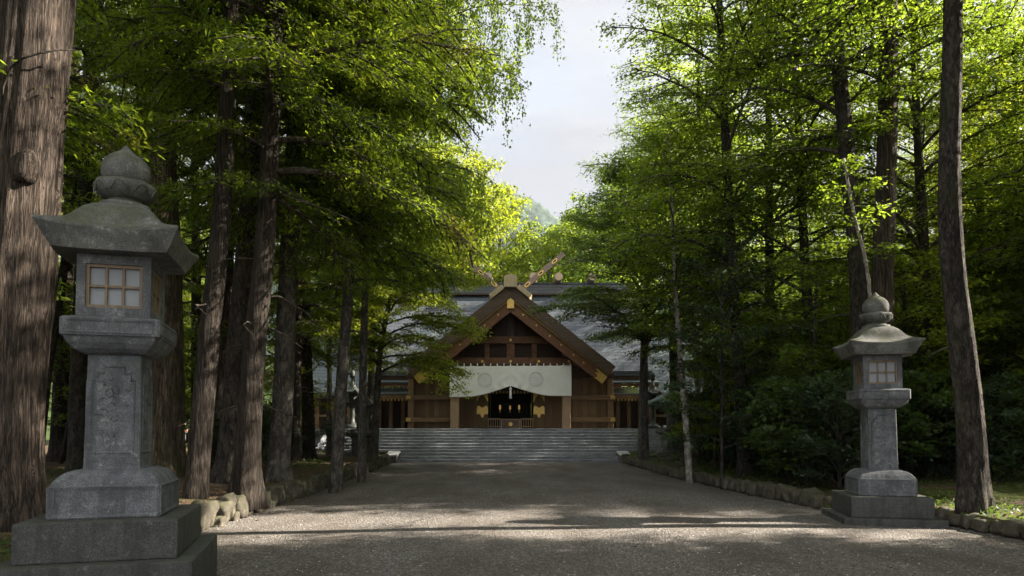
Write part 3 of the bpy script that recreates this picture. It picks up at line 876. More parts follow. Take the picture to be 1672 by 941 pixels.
rf = part(MB().prism_y([(0, AZ + .02), (EX + .01, EZ + .02 - 0), (EX - .04, EZ - .1), (0, AZ - .12), (-EX + .04, EZ - .1), (-EX - .01, EZ + .02)], 37.72, 45.0), 'porch_roof', 'roof_slate')
for s in (1, -1):
    part(strip(0.004, .60, side=s, y0=37.6, y1=37.95), 'roof_edge', 'roof_edge', rf)
    part(strip(.10, .56, side=s, y0=37.96, y1=44.5, u1=7.2), 'soffit', 'wood_dark', rf)
    part(strip(.603, .69, side=s, y0=37.68, y1=37.98, tip=.02), 'gilt_edge', 'gold_dull', rf)
    bb = part(strip(.694, 1.12, side=s, y0=37.80, y1=38.0), 'bargeboard', 'wood_red', rf)
    part(strip(1.123, 1.20, side=s, y0=37.76, y1=38.02), 'bargeboard_lip', 'wood_red', bb)
    m = MB()
    for u in (.75, 1.6, 2.55, 3.5, 4.3, 5.2, 5.9):
        x = u * cs - .9 * sn; z = AZ - u * sn - .9 * cs
        c = [(s * x + .05 * math.cos(k * math.pi / 4), 37.77, z + .05 * math.sin(k * math.pi / 4)) for k in range(8)]
        d = [(p[0], 37.82, p[2]) for p in c]
        m.rings([c, d])
    part(m, 'gilt_studs', 'gold', bb)
    # gilt cap with a stepped inner edge at the lower end
    L = math.hypot(EX, AZ - EZ)
    pts = [(L + .015, .70), (L + .015, 1.19), (L - .55, 1.19), (L - .42, 1.02), (L - .72, .93), (L - .5, .84), (L - .8, .70)]
    m = MB(); m.prism_y([(s * (u * cs - o * sn), AZ - u * sn - o * cs) for u, o in pts], 37.755, 37.797); part(m, 'gilt_cap', 'gold', bb)
    # soffit boards running back
    m = MB()
    for k in range(9):
        u = .5 + k * .78; x = u * cs - .62 * sn; z = AZ - u * sn - .62 * cs
        m.box(s * x - .07, s * x + .07, 38.02, 41.4, z - .10, z + .06)
    part(m, 'rafters', 'wood_dark', rf)
# ridge cap at the front
m = MB(); m.prism_y([(-.36, 9.42), (.36, 9.42), (.36, 9.98), (.24, 10.08), (0, 10.13), (-.24, 10.08), (-.36, 9.98)], 37.35, 39.5); part(m, 'ridge_beam', 'wood_light')
for s in (1, -1):
    part(strip(-.26, -.002, u0=.42, u1=1.32, side=s, y0=37.45, y1=44), 'ridge_cap_board', 'wood_light')
# gable wall and its timbers
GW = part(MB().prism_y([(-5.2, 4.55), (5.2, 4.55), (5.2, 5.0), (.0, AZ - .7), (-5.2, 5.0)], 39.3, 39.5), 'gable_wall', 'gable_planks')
for z0, z1, x, y in ((6.47, 6.87, 3.15, 38.9), (5.20, 5.62, 4.5, 38.62)):
    b = part(MB().box(-x, x, y, 39.28, z0, z1, .02), 'cross_beam', 'wood_red')
    m = MB()
    for xx in ((0,) if z0 > 6 else (0, -1.6, 1.6, -3.3, 3.3)):
        m.rings([[(xx + .075 * math.cos(k * math.pi / 5), yy, (z0 + z1) / 2 + .075 * math.sin(k * math.pi / 5)) for k in range(10)] for yy in (y - .035, y + .005)])
    part(m, 'gilt_studs', 'gold', b)
for x, w, z0, z1 in ((0, .23, 5.625, 6.465), (-1.35, .13, 5.625, 6.465), (1.35, .13, 5.625, 6.465), (0, .2, 6.875, 8.5)):
    part(MB().box(x - w, x + w, 38.95, 39.27, z0, z1), 'strut', 'wood_red' if z1 < 7 else 'wood_dark')
for x in (-2.05, -.68, .68, 2.05):
    m = MB()
    for k in range(9): m.box(x - .5, x + .5, 39.2, 39.29, 5.66 + .09 * k, 5.71 + .09 * k)
    part(m, 'slat_panel', 'wood_dark')
part(MB().prism_y([(-.19, 8.28), (.19, 8.28), (.19, 8.72), (.10, 8.80), (0, 8.84), (-.10, 8.80), (-.19, 8.72)], 37.66, 37.79), 'gable_pendant', 'gold')
for s in (1, -1):
    b = part(MB().box(s * 3.15 - .2, s * 3.15 + .2, 37.9, 39.2, 5.64, 6.42, .02), 'beam_end', 'wood_red')
    part(MB().box(s * 3.15 - .205, s * 3.15 + .205, 37.84, 37.898, 5.98, 6.43), 'gilt_cap', 'gold', b)
    part(MB().box(s * 3.15 - .22, s * 3.15 + .22, 37.83, 38.4, 6.432, 6.52), 'gilt_lip', 'gold', b)
    part(MB().box(s * 3.15 - .24, s * 3.15 + .24, 38.4, 38.86, 1.6, 5.2, .03), 'pillar', 'wood_pale')
    # side walls beside the porch: posts, rails, planks
    x0, x1 = 3.5, 5.95
    part(MB().box(min(s * x0, s * x1), max(s * x0, s * x1), 40.0, 40.2, 1.6, 5.15), 'plank_wall', 'wood_mid')
    part(MB().box(s * 5.82 - .17, s * 5.82 + .17, 39.8, 40.15, 1.6, 5.4, .02), 'corner_post', 'wood_beam')
    for z0, z1 in ((3.28, 3.54), (1.98, 2.26), (4.55, 4.85)):
        b = part(MB().box(min(s * 3.4, s * 6.08), max(s * 3.4, s * 6.08), 39.72, 39.98, z0, z1, .012), 'rail', 'wood_beam' if z0 < 4.5 else 'wood_dark')
        if z0 < 4.5: part(MB().box(s * 5.95 - .14, s * 5.95 + .14, 39.69, 39.718, z0 + .03, z1 - .03), 'gilt_cap', 'gold', b)
    # back wall of the porch: planks, gilt door leaf
    part(MB().box(min(s * 2.04, s * 3.5), max(s * 2.04, s * 3.5), 41.0, 41.15, 1.6, 5.2), 'back_wall', 'wood_mid')
    d = part(MB().box(min(s * 1.36, s * 2.03), max(s * 1.36, s * 2.03), 40.9, 40.98, 1.62, 4.2), 'door', 'door_brass')
    lo, hi = min(s * 1.36, s * 2.03), max(s * 1.36, s * 2.03); w = hi - lo; c = (lo + hi) / 2
    top = [(lo, 4.1)] + [(hi, 4.1), (hi, 3.18), (hi - .06, 3.28), (hi - .13, 3.45), (hi - .2, 3.5), (c + .06, 3.6), (c, 3.66), (c - .06, 3.6), (lo + .2, 3.5), (lo + .13, 3.45), (lo + .06, 3.28), (lo, 3.18)]
    mid = [(lo, 2.42), (lo + .08, 2.5), (lo + .13, 2.44), (lo + .2, 2.5), (c - .06, 2.3), (c, 2.24), (c + .06, 2.3), (hi - .2, 2.5), (hi - .13, 2.44), (hi - .08, 2.5), (hi, 2.42), (hi, 2.86), (hi - .1, 2.98), (c + .1, 2.9), (c, 2.84), (c - .1, 2.9), (lo + .1, 2.98), (lo, 2.86)]
    part(MB().prism_y(top, 40.885, 40.898), 'gilt_plate', 'gold', d); part(MB().prism_y(mid, 40.885, 40.898), 'gilt_plate', 'gold', d)
# doorway: dark interior
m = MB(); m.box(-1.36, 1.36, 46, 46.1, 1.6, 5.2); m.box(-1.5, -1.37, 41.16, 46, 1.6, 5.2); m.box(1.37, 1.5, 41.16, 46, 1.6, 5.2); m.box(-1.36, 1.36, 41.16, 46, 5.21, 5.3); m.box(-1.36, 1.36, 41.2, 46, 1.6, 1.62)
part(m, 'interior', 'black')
l = part(MB().box(-2.03, 2.03, 40.86, 41.16, 3.72, 4.0), 'lintel', 'wood_dark')
m = MB(); rg = random.Random(4)
for k in range(13):
    x = -1.25 + k * .208; m.box(x - .03, x + .03, 40.83, 40.858, 3.66 + rg.uniform(0, .1), 3.80 + rg.uniform(0, .08))
part(m, 'gilt_studs', 'gold', l)
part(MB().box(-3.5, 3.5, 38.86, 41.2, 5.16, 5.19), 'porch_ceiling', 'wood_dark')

# main roof behind the gable
def slope(x0, x1, ye, ze, yr, zr, th, name, mat, taper=0.0, sag=.12):
    n = 8; V = []; fs = []
    for k in range(n + 1):
        t = k / n; y = ye + (yr - ye) * t; z = ze + (zr - ze) * t - sag * math.sin(math.pi * t)
        V += [(x0 + taper * t, y, z), (x1 - taper * t, y, z), (x1 - taper * t, y + .06, z - th), (x0 + taper * t, y + .06, z - th)]
    m = MB()
    for k in range(n):
        for j in range(4):
            fs.append((4 * k + j, 4 * k + (j + 1) % 4, 4 * k + 4 + (j + 1) % 4, 4 * k + 4 + j))
    fs += [(3, 2, 1, 0), (4 * n, 4 * n + 1, 4 * n + 2, 4 * n + 3)]
    m.add(V, fs); return part(m, name, mat)
mr = slope(-8.7, 8.65, 41.6, 5.12, 47.4, 11.0, .3, 'main_roof', 'roof_slate')
part(MB().box(-8.6, 8.55, 41.75, 42.0, 4.60, 4.83), 'eave_board', 'wood_dark', mr)
slope(-8.7, 8.65, 53.4, 5.12, 47.6, 11.0, .3, 'main_roof', 'roof_slate')
part(MB().box(-8.5, 8.4, 47.05, 47.95, 10.95, 11.62), 'ridge_box', 'roof_dark')
part(MB().box(-8.6, 8.5, 46.98, 48.0, 11.622, 11.72), 'ridge_cap', 'roof_slate')
part(MB().box(-8.6, 8.5, 46.96, 48.02, 10.86, 10.948), 'ridge_cap', 'wood_dark')
for x in (-3.28, -1.55, 1.55, 3.28, 5.6, -5.6):
    m = MB(); m.rings([[(x + .29 * math.cos(2 * math.pi * k / 20), y, 12.0 + .29 * math.sin(2 * math.pi * k / 20)) for k in range(20)] for y in (46.35, 46.4, 47.6, 48.6)])
    o = part(m, 'ridge_log', 'wood_grey')
    m = MB(); m.rings([[(x + .27 * math.cos(2 * math.pi * k / 20), y, 12.0 + .27 * math.sin(2 * math.pi * k / 20)) for k in range(20)] for y in (46.31, 46.349)])
    part(m, 'log_end', 'wood_light', o)
# crossed finials on the porch ridge
for s in (1, -1):
    y0 = 44.0 + (.14 if s > 0 else 0)
    a = Vector((s * -.5, 9.6)); d = Vector((math.cos(R(41)), math.sin(R(41)))); nrm = Vector((-d.y, d.x))
    Lc = 5.25
    def q(u, v): return (s * (-.5 + d.x * u + nrm.x * v), 9.6 + d.y * u + nrm.y * v)
    f = part(MB().prism_y([q(0, -.165), q(Lc, -.15), q(Lc - .06, .165), q(0, .165)], y0, y0 + .12), 'crossed_finial', 'wood_grey')
    for u in (2.1, 3.25, 4.45):
        m = MB(); n = 16
        out = [q(u + .24 * math.cos(6.2832 * k / n), .10 * math.sin(6.2832 * k / n)) for k in range(n)]; inn = [q(u + .15 * math.cos(6.2832 * k / n), .05 * math.sin(6.2832 * k / n)) for k in range(n)]
        V = [(x, y0 - .03, z) for x, z in out] + [(x, y0 - .03, z) for x, z in inn] + [(x, y0 - .002, z) for x, z in out]
        fs = [(k, (k + 1) % n, n + (k + 1) % n, n + k) for k in range(n)] + [(k, 2 * n + k, 2 * n + (k + 1) % n, (k + 1) % n) for k in range(n)]
        m.add(V, fs); part(m, 'gilt_ring', 'gold', f)
        part(MB().prism_y(inn, y0 - .012, y0 - .003), 'slot', 'black', f)

# low skirts and wings on both sides
for s in (1, -1):
    a, b = (5.9, 9.0) if s > 0 else (-9.2, -5.9)
    slope(a, b, 41.3, 4.42, 42.6, 4.86, .08, 'skirt_roof', 'roof_pale', 0, .02)
    part(MB().box(a, b, 41.45, 41.55, 4.18, 4.335), 'eave_board', 'wood_red')
    slope(a + .05, b - .05, 41.2, 3.72, 42.9, 4.22, .08, 'lower_roof', 'roof_dark' if s > 0 else 'roof_pale', 0, .02)  # sky reflection put into the colour: left side pale, right side dark
    e = part(MB().box(a, b, 41.3, 41.42, 3.42, 3.63), 'eave_board', 'wood_mid')
    part(MB().box(a + .1, b - .1, 41.27, 41.298, 3.405, 3.44), 'gilt_edge', 'gold_dull', e)
    m = MB()
    for k in range(14):
        x = a + .2 + k * (b - a - .4) / 13; m.box(x - .035, x + .035, 41.55, 41.9, 4.06, 4.16); m.box(x - .035, x + .035, 41.24, 41.27, 3.27, 3.38)
    part(m, 'gilt_studs', 'gold', e)
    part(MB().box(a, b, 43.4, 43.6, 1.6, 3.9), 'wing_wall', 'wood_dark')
    for k in range(5):
        x = a + .15 + k * (b - a - .3) / 4; part(MB().box(x - .11, x + .11, 43.0, 43.25, 1.6, 3.5), 'wing_post', 'wood_mid')
    m = MB()
    for k in range(24):
        x = a + .3 + k * (b - a - .6) / 23; m.box(x - .02, x + .02, 43.3, 43.36, 1.75, 3.1)
    part(m, 'lattice', 'wood_dark')
    # outer wing with a steeper pale roof
    c0, c1 = (9.02, 13.5) if s > 0 else (-13.7, -9.22)
    slope(c0, c1, 43.5, 3.9, 47.2, 8.3, .22, 'wing_roof', 'roof_pale', .5, .28)
    slope(c0, c1, 51.1, 3.9, 47.4, 8.3, .22, 'wing_roof', 'roof_pale', .5, .28)
    part(MB().box(c0 + .4, c1 - .4, 47.0, 47.6, 8.2, 8.7), 'ridge_box', 'roof_dark')
    part(MB().box(c0, c1, 43.62, 43.75, 3.52, 3.67), 'eave_board', 'wood_dark')
    part(MB().box(c0, c1, 45.2, 45.4, 1.6, 4.6), 'wing_wall', 'wood_dark')
    for k in range(5):
        x = c0 + .2 + k * (c1 - c0 - .4) / 4; part(MB().box(x - .12, x + .12, 44.0, 44.24, 1.6, 3.6), 'wing_post', 'wood_mid')
    part(MB().box(c0, c1, 44.05, 44.15, 2.35, 2.5), 'rail', 'wood_mid')

# ------------------------------------------------------------------ the white curtain
CU = thing('curtain', 'wide white cloth curtain with two round crests, drawn up in the middle', 'curtain', (-.08, 38.25, 0))
x0, x1, nx, nz = -3.42, 3.42, 120, 34
def bottom(x):
    a = abs(x)
    return 3.42 + .58 * max(0, 1 - a / 2.3) ** 1.45 - (.06 if x < 0 else 0) * min(1, a / 3)
def cloth_pt(x, t):
    zt = 5.13 + .02 * x / 3.4 - .025 * abs(math.sin(x * math.pi * 1.38)); zb = bottom(x); z = zt + (zb - zt) * t
    # gathered folds fanning out from the tie
    r = math.hypot(x * .7, z - 4.05); ang = math.atan2(z - 4.05, abs(x) + 1e-4)
    fold = .035 * math.sin(r * 15 - ang * 3.0) * math.exp(-(r / .75) ** 2) * min(1, abs(x) * 4) * min(1, t * 1.5)
    y = fold + .03 * math.sin(x * 4.2 + 1) * t * .5 + .02 * mnoise.noise(Vector((x * 1.1, z * 1.4, 0)))
    return (x, y, z)
m = MB()
for k in range(nz + 1):
    for i in range(nx + 1): m.v.append(cloth_pt(x0 + (x1 - x0) * i / nx, k / nz))
for k in range(nz):
    for i in range(nx):
        q = k * (nx + 1) + i; m.f.append((q, q + 1, q + nx + 2, q + nx + 1))
me = m.mesh('cloth', M['cloth'], True); cl = bpy.data.objects.new('cloth', me); COL.objects.link(cl); cl.parent = CU
mod = cl.modifiers.new('thick', 'SOLIDIFY'); mod.thickness = .012
def on_cloth(x, z): 
    t = (5.13 - z) / (5.13 - bottom(x)); p = cloth_pt(x, t); return Vector((p[0], p[1] - .014, p[2]))
for cx, cz in ((-1.45, 4.33), (1.42, 4.38)):
    m = MB()
    for rad, w in ((.40, .012), (.10, .010)):
        m.tube([on_cloth(cx + rad * math.cos(a * .2618), cz + rad * math.sin(a * .2618)) for a in range(25)], w, 4)
    for k in range(16):
        a = k * math.pi / 8; ps = []
        for i in range(9):
            t = i / 8; b = a + (t - .5) * .36; r = .28 + .10 * math.sin(math.pi * t)
            ps.append(on_cloth(cx + r * math.cos(b), cz + r * math.sin(b)))
        m.tube(ps, .008, 4)
        if k % 2 == 0:
            m.tube([on_cloth(cx + r * math.cos(a + .196), cz + r * math.sin(a + .196)) for r in (.12, .2, .29)], .006, 4)
    m.build('crest', M['crest'], CU)
for k in range(19):
    x = -3.35 + k * 6.7 / 18; m = MB(); m.box(x - .03, x + .03, -.03, .03, 5.10, 5.25); m.build('hanging_loop', M['cloth'], CU)
m = MB(); m.tube([(-3.5, .0, 5.22), (3.5, .0, 5.22)], .022, 8); m.build('curtain_rod', M['wood_dark'], CU)
m = MB(); m.tube([(0, -.06, 4.08), (0, -.07, 3.88)], .02, 6); m.lathe([(.0, .0), (.05, .0), (.085, .05), (.06, .1), (.0, .12)], 12, (0, -.07, 3.78)); m.lathe([(.0, .0), (.075, .0), (.065, .25), (.045, .5), (.0, .52)], 12, (0, -.07, 3.27))
m.build('tassel', M['cloth'], CU, True)

# ------------------------------------------------------------------ small things in the porch
for s, lab in ((-1, 'low wooden railing left of the offering box'), (1, 'low wooden railing right of the offering box')):
    root = thing('railing', lab, 'railing', (-.08 + s * .98, 40.6, 1.6))
    m = MB(); m.box(-.37, .37, -.04, .04, .53, .61); m.build('top_rail', M['wood_pale'], root)
    m = MB(); m.box(-.37, .37, -.03, .03, .10, .15); m.build('bottom_rail', M['wood_pale'], root)
    for k in range(6):
        x = -.34 + k * .136; m = MB(); m.box(x - .022, x + .022, -.022, .022, 0, .53); m.build('baluster', M['wood_pale'], root)
OB = thing('offering_box', 'wooden offering box with a round gilt crest behind the steps', 'offering box', (-.08, 40.3, 1.6))
m = MB(); m.box(-.52, .52, -.2, .3, .0, .50, .01); m.build('body', M['wood_grey'], OB)
m = MB(); m.box(-.60, .60, -.24, .34, .502, .57, .01); m.build('lid', M['wood_pale'], OB)
for x in (-.54, .54):
    m = MB(); m.box(x - .05, x + .05, -.22, -.12, 0, .5); m.build('corner_post', M['wood_pale'], OB)
m = MB(); m.rings([[(.12 * math.cos(k * math.pi / 8), y, .26 + .12 * math.sin(k * math.pi / 8)) for k in range(16)] for y in (-.225, -.202)]); m.build('crest', M['gold'], OB)
for x, lab, sc_ in ((-.66, 'left gilt lamp glowing in the dark doorway', .7), (-.04, 'small middle gilt lamp glowing in the dark doorway', .6), (.52, 'right gilt lamp glowing in the dark doorway', .7)):
    root = thing('hanging_lamp', lab, 'lamp', (-.08 + x, 42.2, 2.75))
    m = MB(); m.lathe([(.0, .0), (.06 * sc_, .02), (.10 * sc_, .10), (.085 * sc_, .24 * sc_), (.05 * sc_, .30 * sc_), (.11 * sc_, .33 * sc_), (.03, .42 * sc_), (.0, .46 * sc_)], 12); m.build('lamp_body', M['lamp'], root, True)
    m = MB(); m.tube([(0, 0, .45 * sc_), (0, 0, 2.44)], .008, 5); m.build('chain', M['bronze'], root)
    m = MB(); m.lathe([(.0, .0), (.03, .0), (.05, -.12), (.0, -.2)], 8); m.build('tassel', M['gold'], root)

# ------------------------------------------------------------------ lesser lanterns by the steps
def bronze_lantern(loc, label, s=1.0):
    root = thing('bronze_lantern', label, 'bronze lantern', loc); root.scale = (s, s, s)
    m = MB(); m.lathe([(.0, 0), (.42, 0), (.42, .12), (.30, .2), (.16, .3), (.12, .6), (.15, .75), (.12, .9), (.13, 1.15), (.28, 1.3), (.30, 1.36), (.0, 1.36)], 18); m.build('post', M['bronze'], root, True)
    m = MB(); m.lathe([(.0, 1.362), (.25, 1.362), (.27, 1.85), (.0, 1.86)], 6); m.build('lamp_body', M['bronze'], root)
    rs = []
    for r, z, up in ((.55, 1.82, .10), (.56, 1.88, .10), (.36, 1.96, .03), (.2, 2.15, 0), (.1, 2.42, 0), (.05, 2.56, 0)):
        rs.append([((r * (1 + .10 * (k % 4 == 0) * (up > .05))) * math.cos(k * math.pi / 12), (r * (1 + .10 * (k % 4 == 0) * (up > .05))) * math.sin(k * math.pi / 12), z + (up if k % 4 == 0 else 0)) for k in range(24)])
    m = MB(); m.rings(rs); m.build('roof', M['bronze'], root)
    m = MB(); m.lathe([(.0, 2.55), (.06, 2.55), (.15, 2.66), (.13, 2.72), (.16, 2.85), (.10, 2.98), (.0, 3.08)], 16); m.build('finial', M['bronze'], root, True)


bronze_lantern((PX(1066, 36.8), 36.8, 1.6), 'dark bronze lantern with a spiked jewel on the terrace, right of the hall')
bronze_lantern((PX(575, 36.8), 36.8, 1.6), 'dark bronze lantern with a curved peaked roof on the terrace, left of the hall', 1.05)


def hooded_lantern(x, y, label, hood, s=1.0, hw=1.15):
    root = thing('hooded_lantern', label, 'stone lantern', (x, y, gz(x, y) - .05), R(6)); root.scale = (s, s, s)
    o = bpy.data.objects.new('base_rock', rock_mesh(31 + int(x), 'base_rock', 'stone_old', .75, .6, .28, .35)); COL.objects.link(o); o.parent = root; o.location = (0, 0, .12)
    m = MB(); m.sqloft([(.46, .22), (.43, .30), (.42, .85), (.45, .9)], cut=.1); m.build('base_block', M['stone_old'], root)
    m = MB(); m.sqloft([(.44, .9), (.60, .99), (.62, 1.03), (.58, 1.12), (.36, 1.22)], cut=.06); m.build('ledge', M['stone_old'], root)
    m = MB(); m.lathe([(.0, 1.2), (.30, 1.2), (.27, 1.3), (.26, 1.55), (.285, 1.6), (.26, 1.66), (.255, 1.9), (.3, 1.95), (.0, 1.96)], 16); m.build('post', M['stone_old'], root, True)
    m = MB(); m.sqloft([(.28, 1.95), (.30, 2.28)]); m.build('fire_box', M['stone_old'], root)
    rs = []
    for h, z, up in ((hw * .9, 2.22, .06), (hw, 2.25, .09), (hw, 2.31, .09), (hw * .66, 2.46, .02), (hw * .38, 2.68, 0), (hw * .15, 2.86, 0), (.06, 2.9, 0)):
        ring = []
        for k in range(4):
            for i in range(6):
                u = -1 + i / 3; c, q = math.cos(k * math.pi / 2), math.sin(k * math.pi / 2); xx, yy = u * h, -h
                ring.append((xx * c - yy * q, xx * q + yy * c, z + up * abs(u) ** 2.5))
        rs.append(ring)
    m = MB(); m.rings(rs); m.build('roof', M[hood], root, True)
    m = MB(); m.lathe([(.0, 2.88), (.12, 2.88), (.16, 2.98), (.12, 3.08), (.0, 3.2)], 12); m.build('finial', M['stone_old'], root, True)


hooded_lantern(PX(1098, 30.6), 30.6, 'old stone lantern with a broad green copper hood, right of the steps', 'copper', 1.0, 1.15)
hooded_lantern(PX(592, 30.2), 30.2, 'weathered stone lantern with a grey stone hood, left of the steps behind the slim trunks', 'stone_old', 1.0, .62)

# two small roofed buildings half seen in the wood
def pavilion(x, y, w, d, h, label):
    root = thing('pavilion', label, 'pavilion', (x, y, gz(x, y)))
    for sx in (-1, 1):
        for sy in (-1, 1):
            m = MB(); m.box(sx * w * .8 - .09, sx * w * .8 + .09, sy * d * .7 - .09, sy * d * .7 + .09, -.2, h); m.build('post', M['wood_mid'], root)
    m = MB()
    rs = [[(sx * w * k, sy * d * k2, h + z) for sx, sy in ((1, -1), (1, 1), (-1, 1), (-1, -1))] for k, k2, z in ((1, 1, -.06), (1, 1, .04), (.8, .62, .35), (.62, .25, .8), (.55, .03, 1.15))]
    m.rings(rs); m.build('roof', M['roof_pale'], root)
    m = MB(); m.box(-w * .58, w * .58, -.12, .12, h + 1.1, h + 1.32); m.build('ridge', M['roof_dark'], root)
    m = MB(); m.box(-w * .78, w * .78, d * .6, d * .65, 0, h - .1); m.build('wall', M['wood_mid'], root)


pavilion(PX(1668, 27), 27.5, 1.7, 1.6, 2.2, 'small pavilion with a pale roof half hidden by leaves at the far right')
pavilion(PX(1215, 44), 45.5, 2.0, 1.8, 4.6, 'distant pavilion roof glimpsed through the dark trees right of the hall')
# ------------------------------------------------------------------ the trees one can point at
def ext(path, top, lean=.6):
    a, b = path[-2], path[-1]
    k = (top - b[2]) / max(.1, b[2] - a[2]) * lean
    return path + [(b[0] + (b[0] - a[0]) * k, b[1] + (b[1] - a[1]) * k, top)]


TAKEN = []
def main(name, label, pts, D, top, r0, P, seed, **kw):
    p = ext(at_px(D, pts), top)
    TAKEN.append((p[0][0], p[0][1]))
    return tree(name, label, 'tree', p, r0, P, seed, **kw)


E = 0.0       # bias azimuth: towards +x
t1 = main('cedar_tree', 'huge grey brown cedar trunk right behind the big left lantern', [(-8, 845), (0, 640), (14, 400), (27, 200), (40, 0)], 8.7, 23, .50, dict(CEDAR, h0=10.5, nl=40), 1,
     bark='cedar', r1=.16, sides=64, flare=.35, ridge=.075)
# a burr and a creeper stem on the huge trunk
m = MB(); rs = random.Random(2)
pts = [(PX(x, 8.23) - t1.location.x, 8.23 - 8.7 - .02 + dy, PZ(y, 8.23) - t1.location.z) for x, y, dy in ((-24, 170, .12), (-14, 130, .04), (4, 100, -.02), (25, 86, -.03), (50, 75, .0), (71, 62, .1), (84, 50, .26))]
m.tube(pts, .014, 6); m.build('creeper_stem', M['darkbark'], t1, True)
bm_ = rock_mesh(77, 'burr', 'stone_old', .17, .13, .15, .1); bm_.materials.clear(); bm_.materials.append(M['cedar'])
o = bpy.data.objects.new('burr', bm_); COL.objects.link(o); o.parent = t1; o.scale = (1.2, .8, 1.5); o.location = (PX(18, 8.3) - t1.location.x, -.335, PZ(262, 8.3) - t1.location.z)

main('fir_tree', 'thick blackish fir whose dark trunk rises just behind the big left lantern', [(272, 775), (268, 500), (256, 250), (250, 0)], 17, 24, .44,
     dict(FIR, h0=10.4, L=5.6, bias=(R(35), .6), nl=56, droop=66, e0=0), 2, bark='mossbark', sides=28)
main('fir_tree', 'slim fir with flared foot at the kerb beside the big left lantern', [(322, 808), (338, 560), (352, 400), (362, 160)], 12.3, 19, .20,
     dict(FIR, h0=7.4, L=3.0, bias=(.2, .45), dead=1), 3, bark='redbark', sides=24, flare=.4)
main('cedar_tree', 'reddish cedar trunk set back between two nearer trunks left of the path', [(355, 748), (364, 500), (370, 300)], 22, 22, .25, dict(CEDAR, h0=6.5), 4, bark='redbark')
main('fir_tree', 'dark fir trunk half hidden behind the reddish kerbside cedar', [(376, 785), (388, 560), (398, 400), (405, 200)], 15.6, 21, .30, dict(FIR, h0=5.6, L=4.2, bias=(-.5, .3)), 5, bark='darkbark', sides=20)
main('cedar_tree', 'reddish brown cedar at the kerb with its right side in the sun', [(403, 806), (412, 600), (428, 400), (436, 200)], 12.9, 20, .225, dict(CEDAR, h0=5.6, L=3.6, bias=(.1, .2)), 6, bark='redbark', sides=28)
main('fir_tree', 'grey fir with a mossy buttressed foot left of the path', [(456, 782), (462, 640), (468, 420), (474, 200)], 16.2, 21, .255, dict(FIR, h0=5.8, L=3.5, bias=(0, .15)), 7, bark='greybark', sides=28, flare=.7)
main('fir_tree', 'straight grey fir trunk rising out of the stone edging left of the path', [(548, 785), (556, 640), (566, 480), (574, 250)], 17.2, 18.5, .165, dict(FIR, h0=5.2, L=2.7, leaf='leaf_fir_light'), 8, bark='greybark', sides=18, flare=.4)
main('birch_tree', 'leaning birch at the left path edge with drooping sprays over the path', [(591, 785), (593, 540), (604, 190), (628, 90), (650, 0)], 20.6, 17.5, .135, dict(BIRCH, L=3.8, bias=(0, .3), nl=60, h0=7.0), 9, bark='greybark', sides=18, flare=.4)
main('maple_tree', 'small bright green maple left of the steps, leaning over the hall roof', [(611, 752), (617, 620), (622, 560), (640, 470), (660, 400)], 27.5, 10.4, .165,
     dict(MAPLE, h0=3.4, L=3.9, nl=36, k=22, leaf='leaf_yellow', bias=(0, .3), droop=56), 10, bark='greybark', sides=16, flare=.35)  # brighter leaf colour stands in for a sun patch on this crown
main('cedar_tree', 'thin reddish trunk among leaves beside the buttressed grey fir', [(482, 745), (484, 600), (486, 420)], 24, 19, .17, dict(CEDAR, h0=4.8), 11, bark='redbark')
main('birch_tree', 'pale thin birch behind the left kerbside firs, near the hall', [(538, 735), (537, 600), (536, 450)], 30, 16, .13, dict(BIRCH, h0=4.5, L=3.0, leaf='leaf_mid'), 12, bark='palebark')
main('cedar_tree', 'sunlit reddish trunk in the gap between the huge cedar and the left lantern', [(96, 750), (100, 560), (105, 330)], 24, 22, .27, dict(CEDAR, h0=9), 13, bark='redbark')
main('fir_tree', 'dark straight fir just left of the big left lantern shaft', [(128, 765), (128, 560), (130, 300)], 18.5, 22, .24, dict(FIR, h0=8), 14, bark='darkbark')
main('cedar_tree', 'slender leaning cedar seen past the left edge of the big left lantern', [(62, 755), (76, 600), (100, 420), (125, 200)], 21, 20, .16, dict(CEDAR, h0=9), 15, bark='darkbark')

main('elm_tree', 'airy bright elm left of the steps rising over the end of the hall roof', [(604, 745), (606, 600), (612, 400)], 31.5, 21, .19, dict(BROAD, h0=7.5, L=5.0, nl=44, leaf='leaf_lime', bias=(0, .35)), 16, bark='greybark', sides=14)
# right of the path
main('oak_tree', 'thick dark rough trunk on the mossy bank right of the right lantern', [(1588, 838), (1580, 640), (1560, 400), (1563, 200), (1573, 0)], 11.4, 19, .215, dict(BROAD, h0=8.6, L=4.6, nl=34, leaf='leaf_mid', bias=(R(70), .4)), 21, bark='darkbark', sides=40, flare=.4, ridge=.07)
main('elm_tree', 'tall straight trunk behind the right lantern, lit along its right side', [(1440, 815), (1446, 470), (1458, 250), (1466, 0)], 15.5, 20, .25, dict(BROAD, h0=8.2, L=4.2, nl=36, bias=(R(100), .55)), 22, bark='cedar', sides=30, r1=.14)
main('elm_tree', 'darker crooked trunk just left of the lit trunk behind the right lantern', [(1404, 800), (1406, 480), (1396, 300), (1384, 130), (1374, 0)], 16, 20, .21, dict(BROAD, h0=7.6, L=4.4, nl=36, bias=(R(100), .55)), 23, bark='darkbark', sides=24, r1=.12)
main('sapling', 'pale slanting sapling stem above the right lantern', [(1432, 800), (1424, 470), (1404, 360), (1388, 270)], 14.2, 7.3, .05, dict(YOUNG, h0=5.0, L=.9, nl=9, k=7), 24, bark='palebark', sides=10, r1=.03)
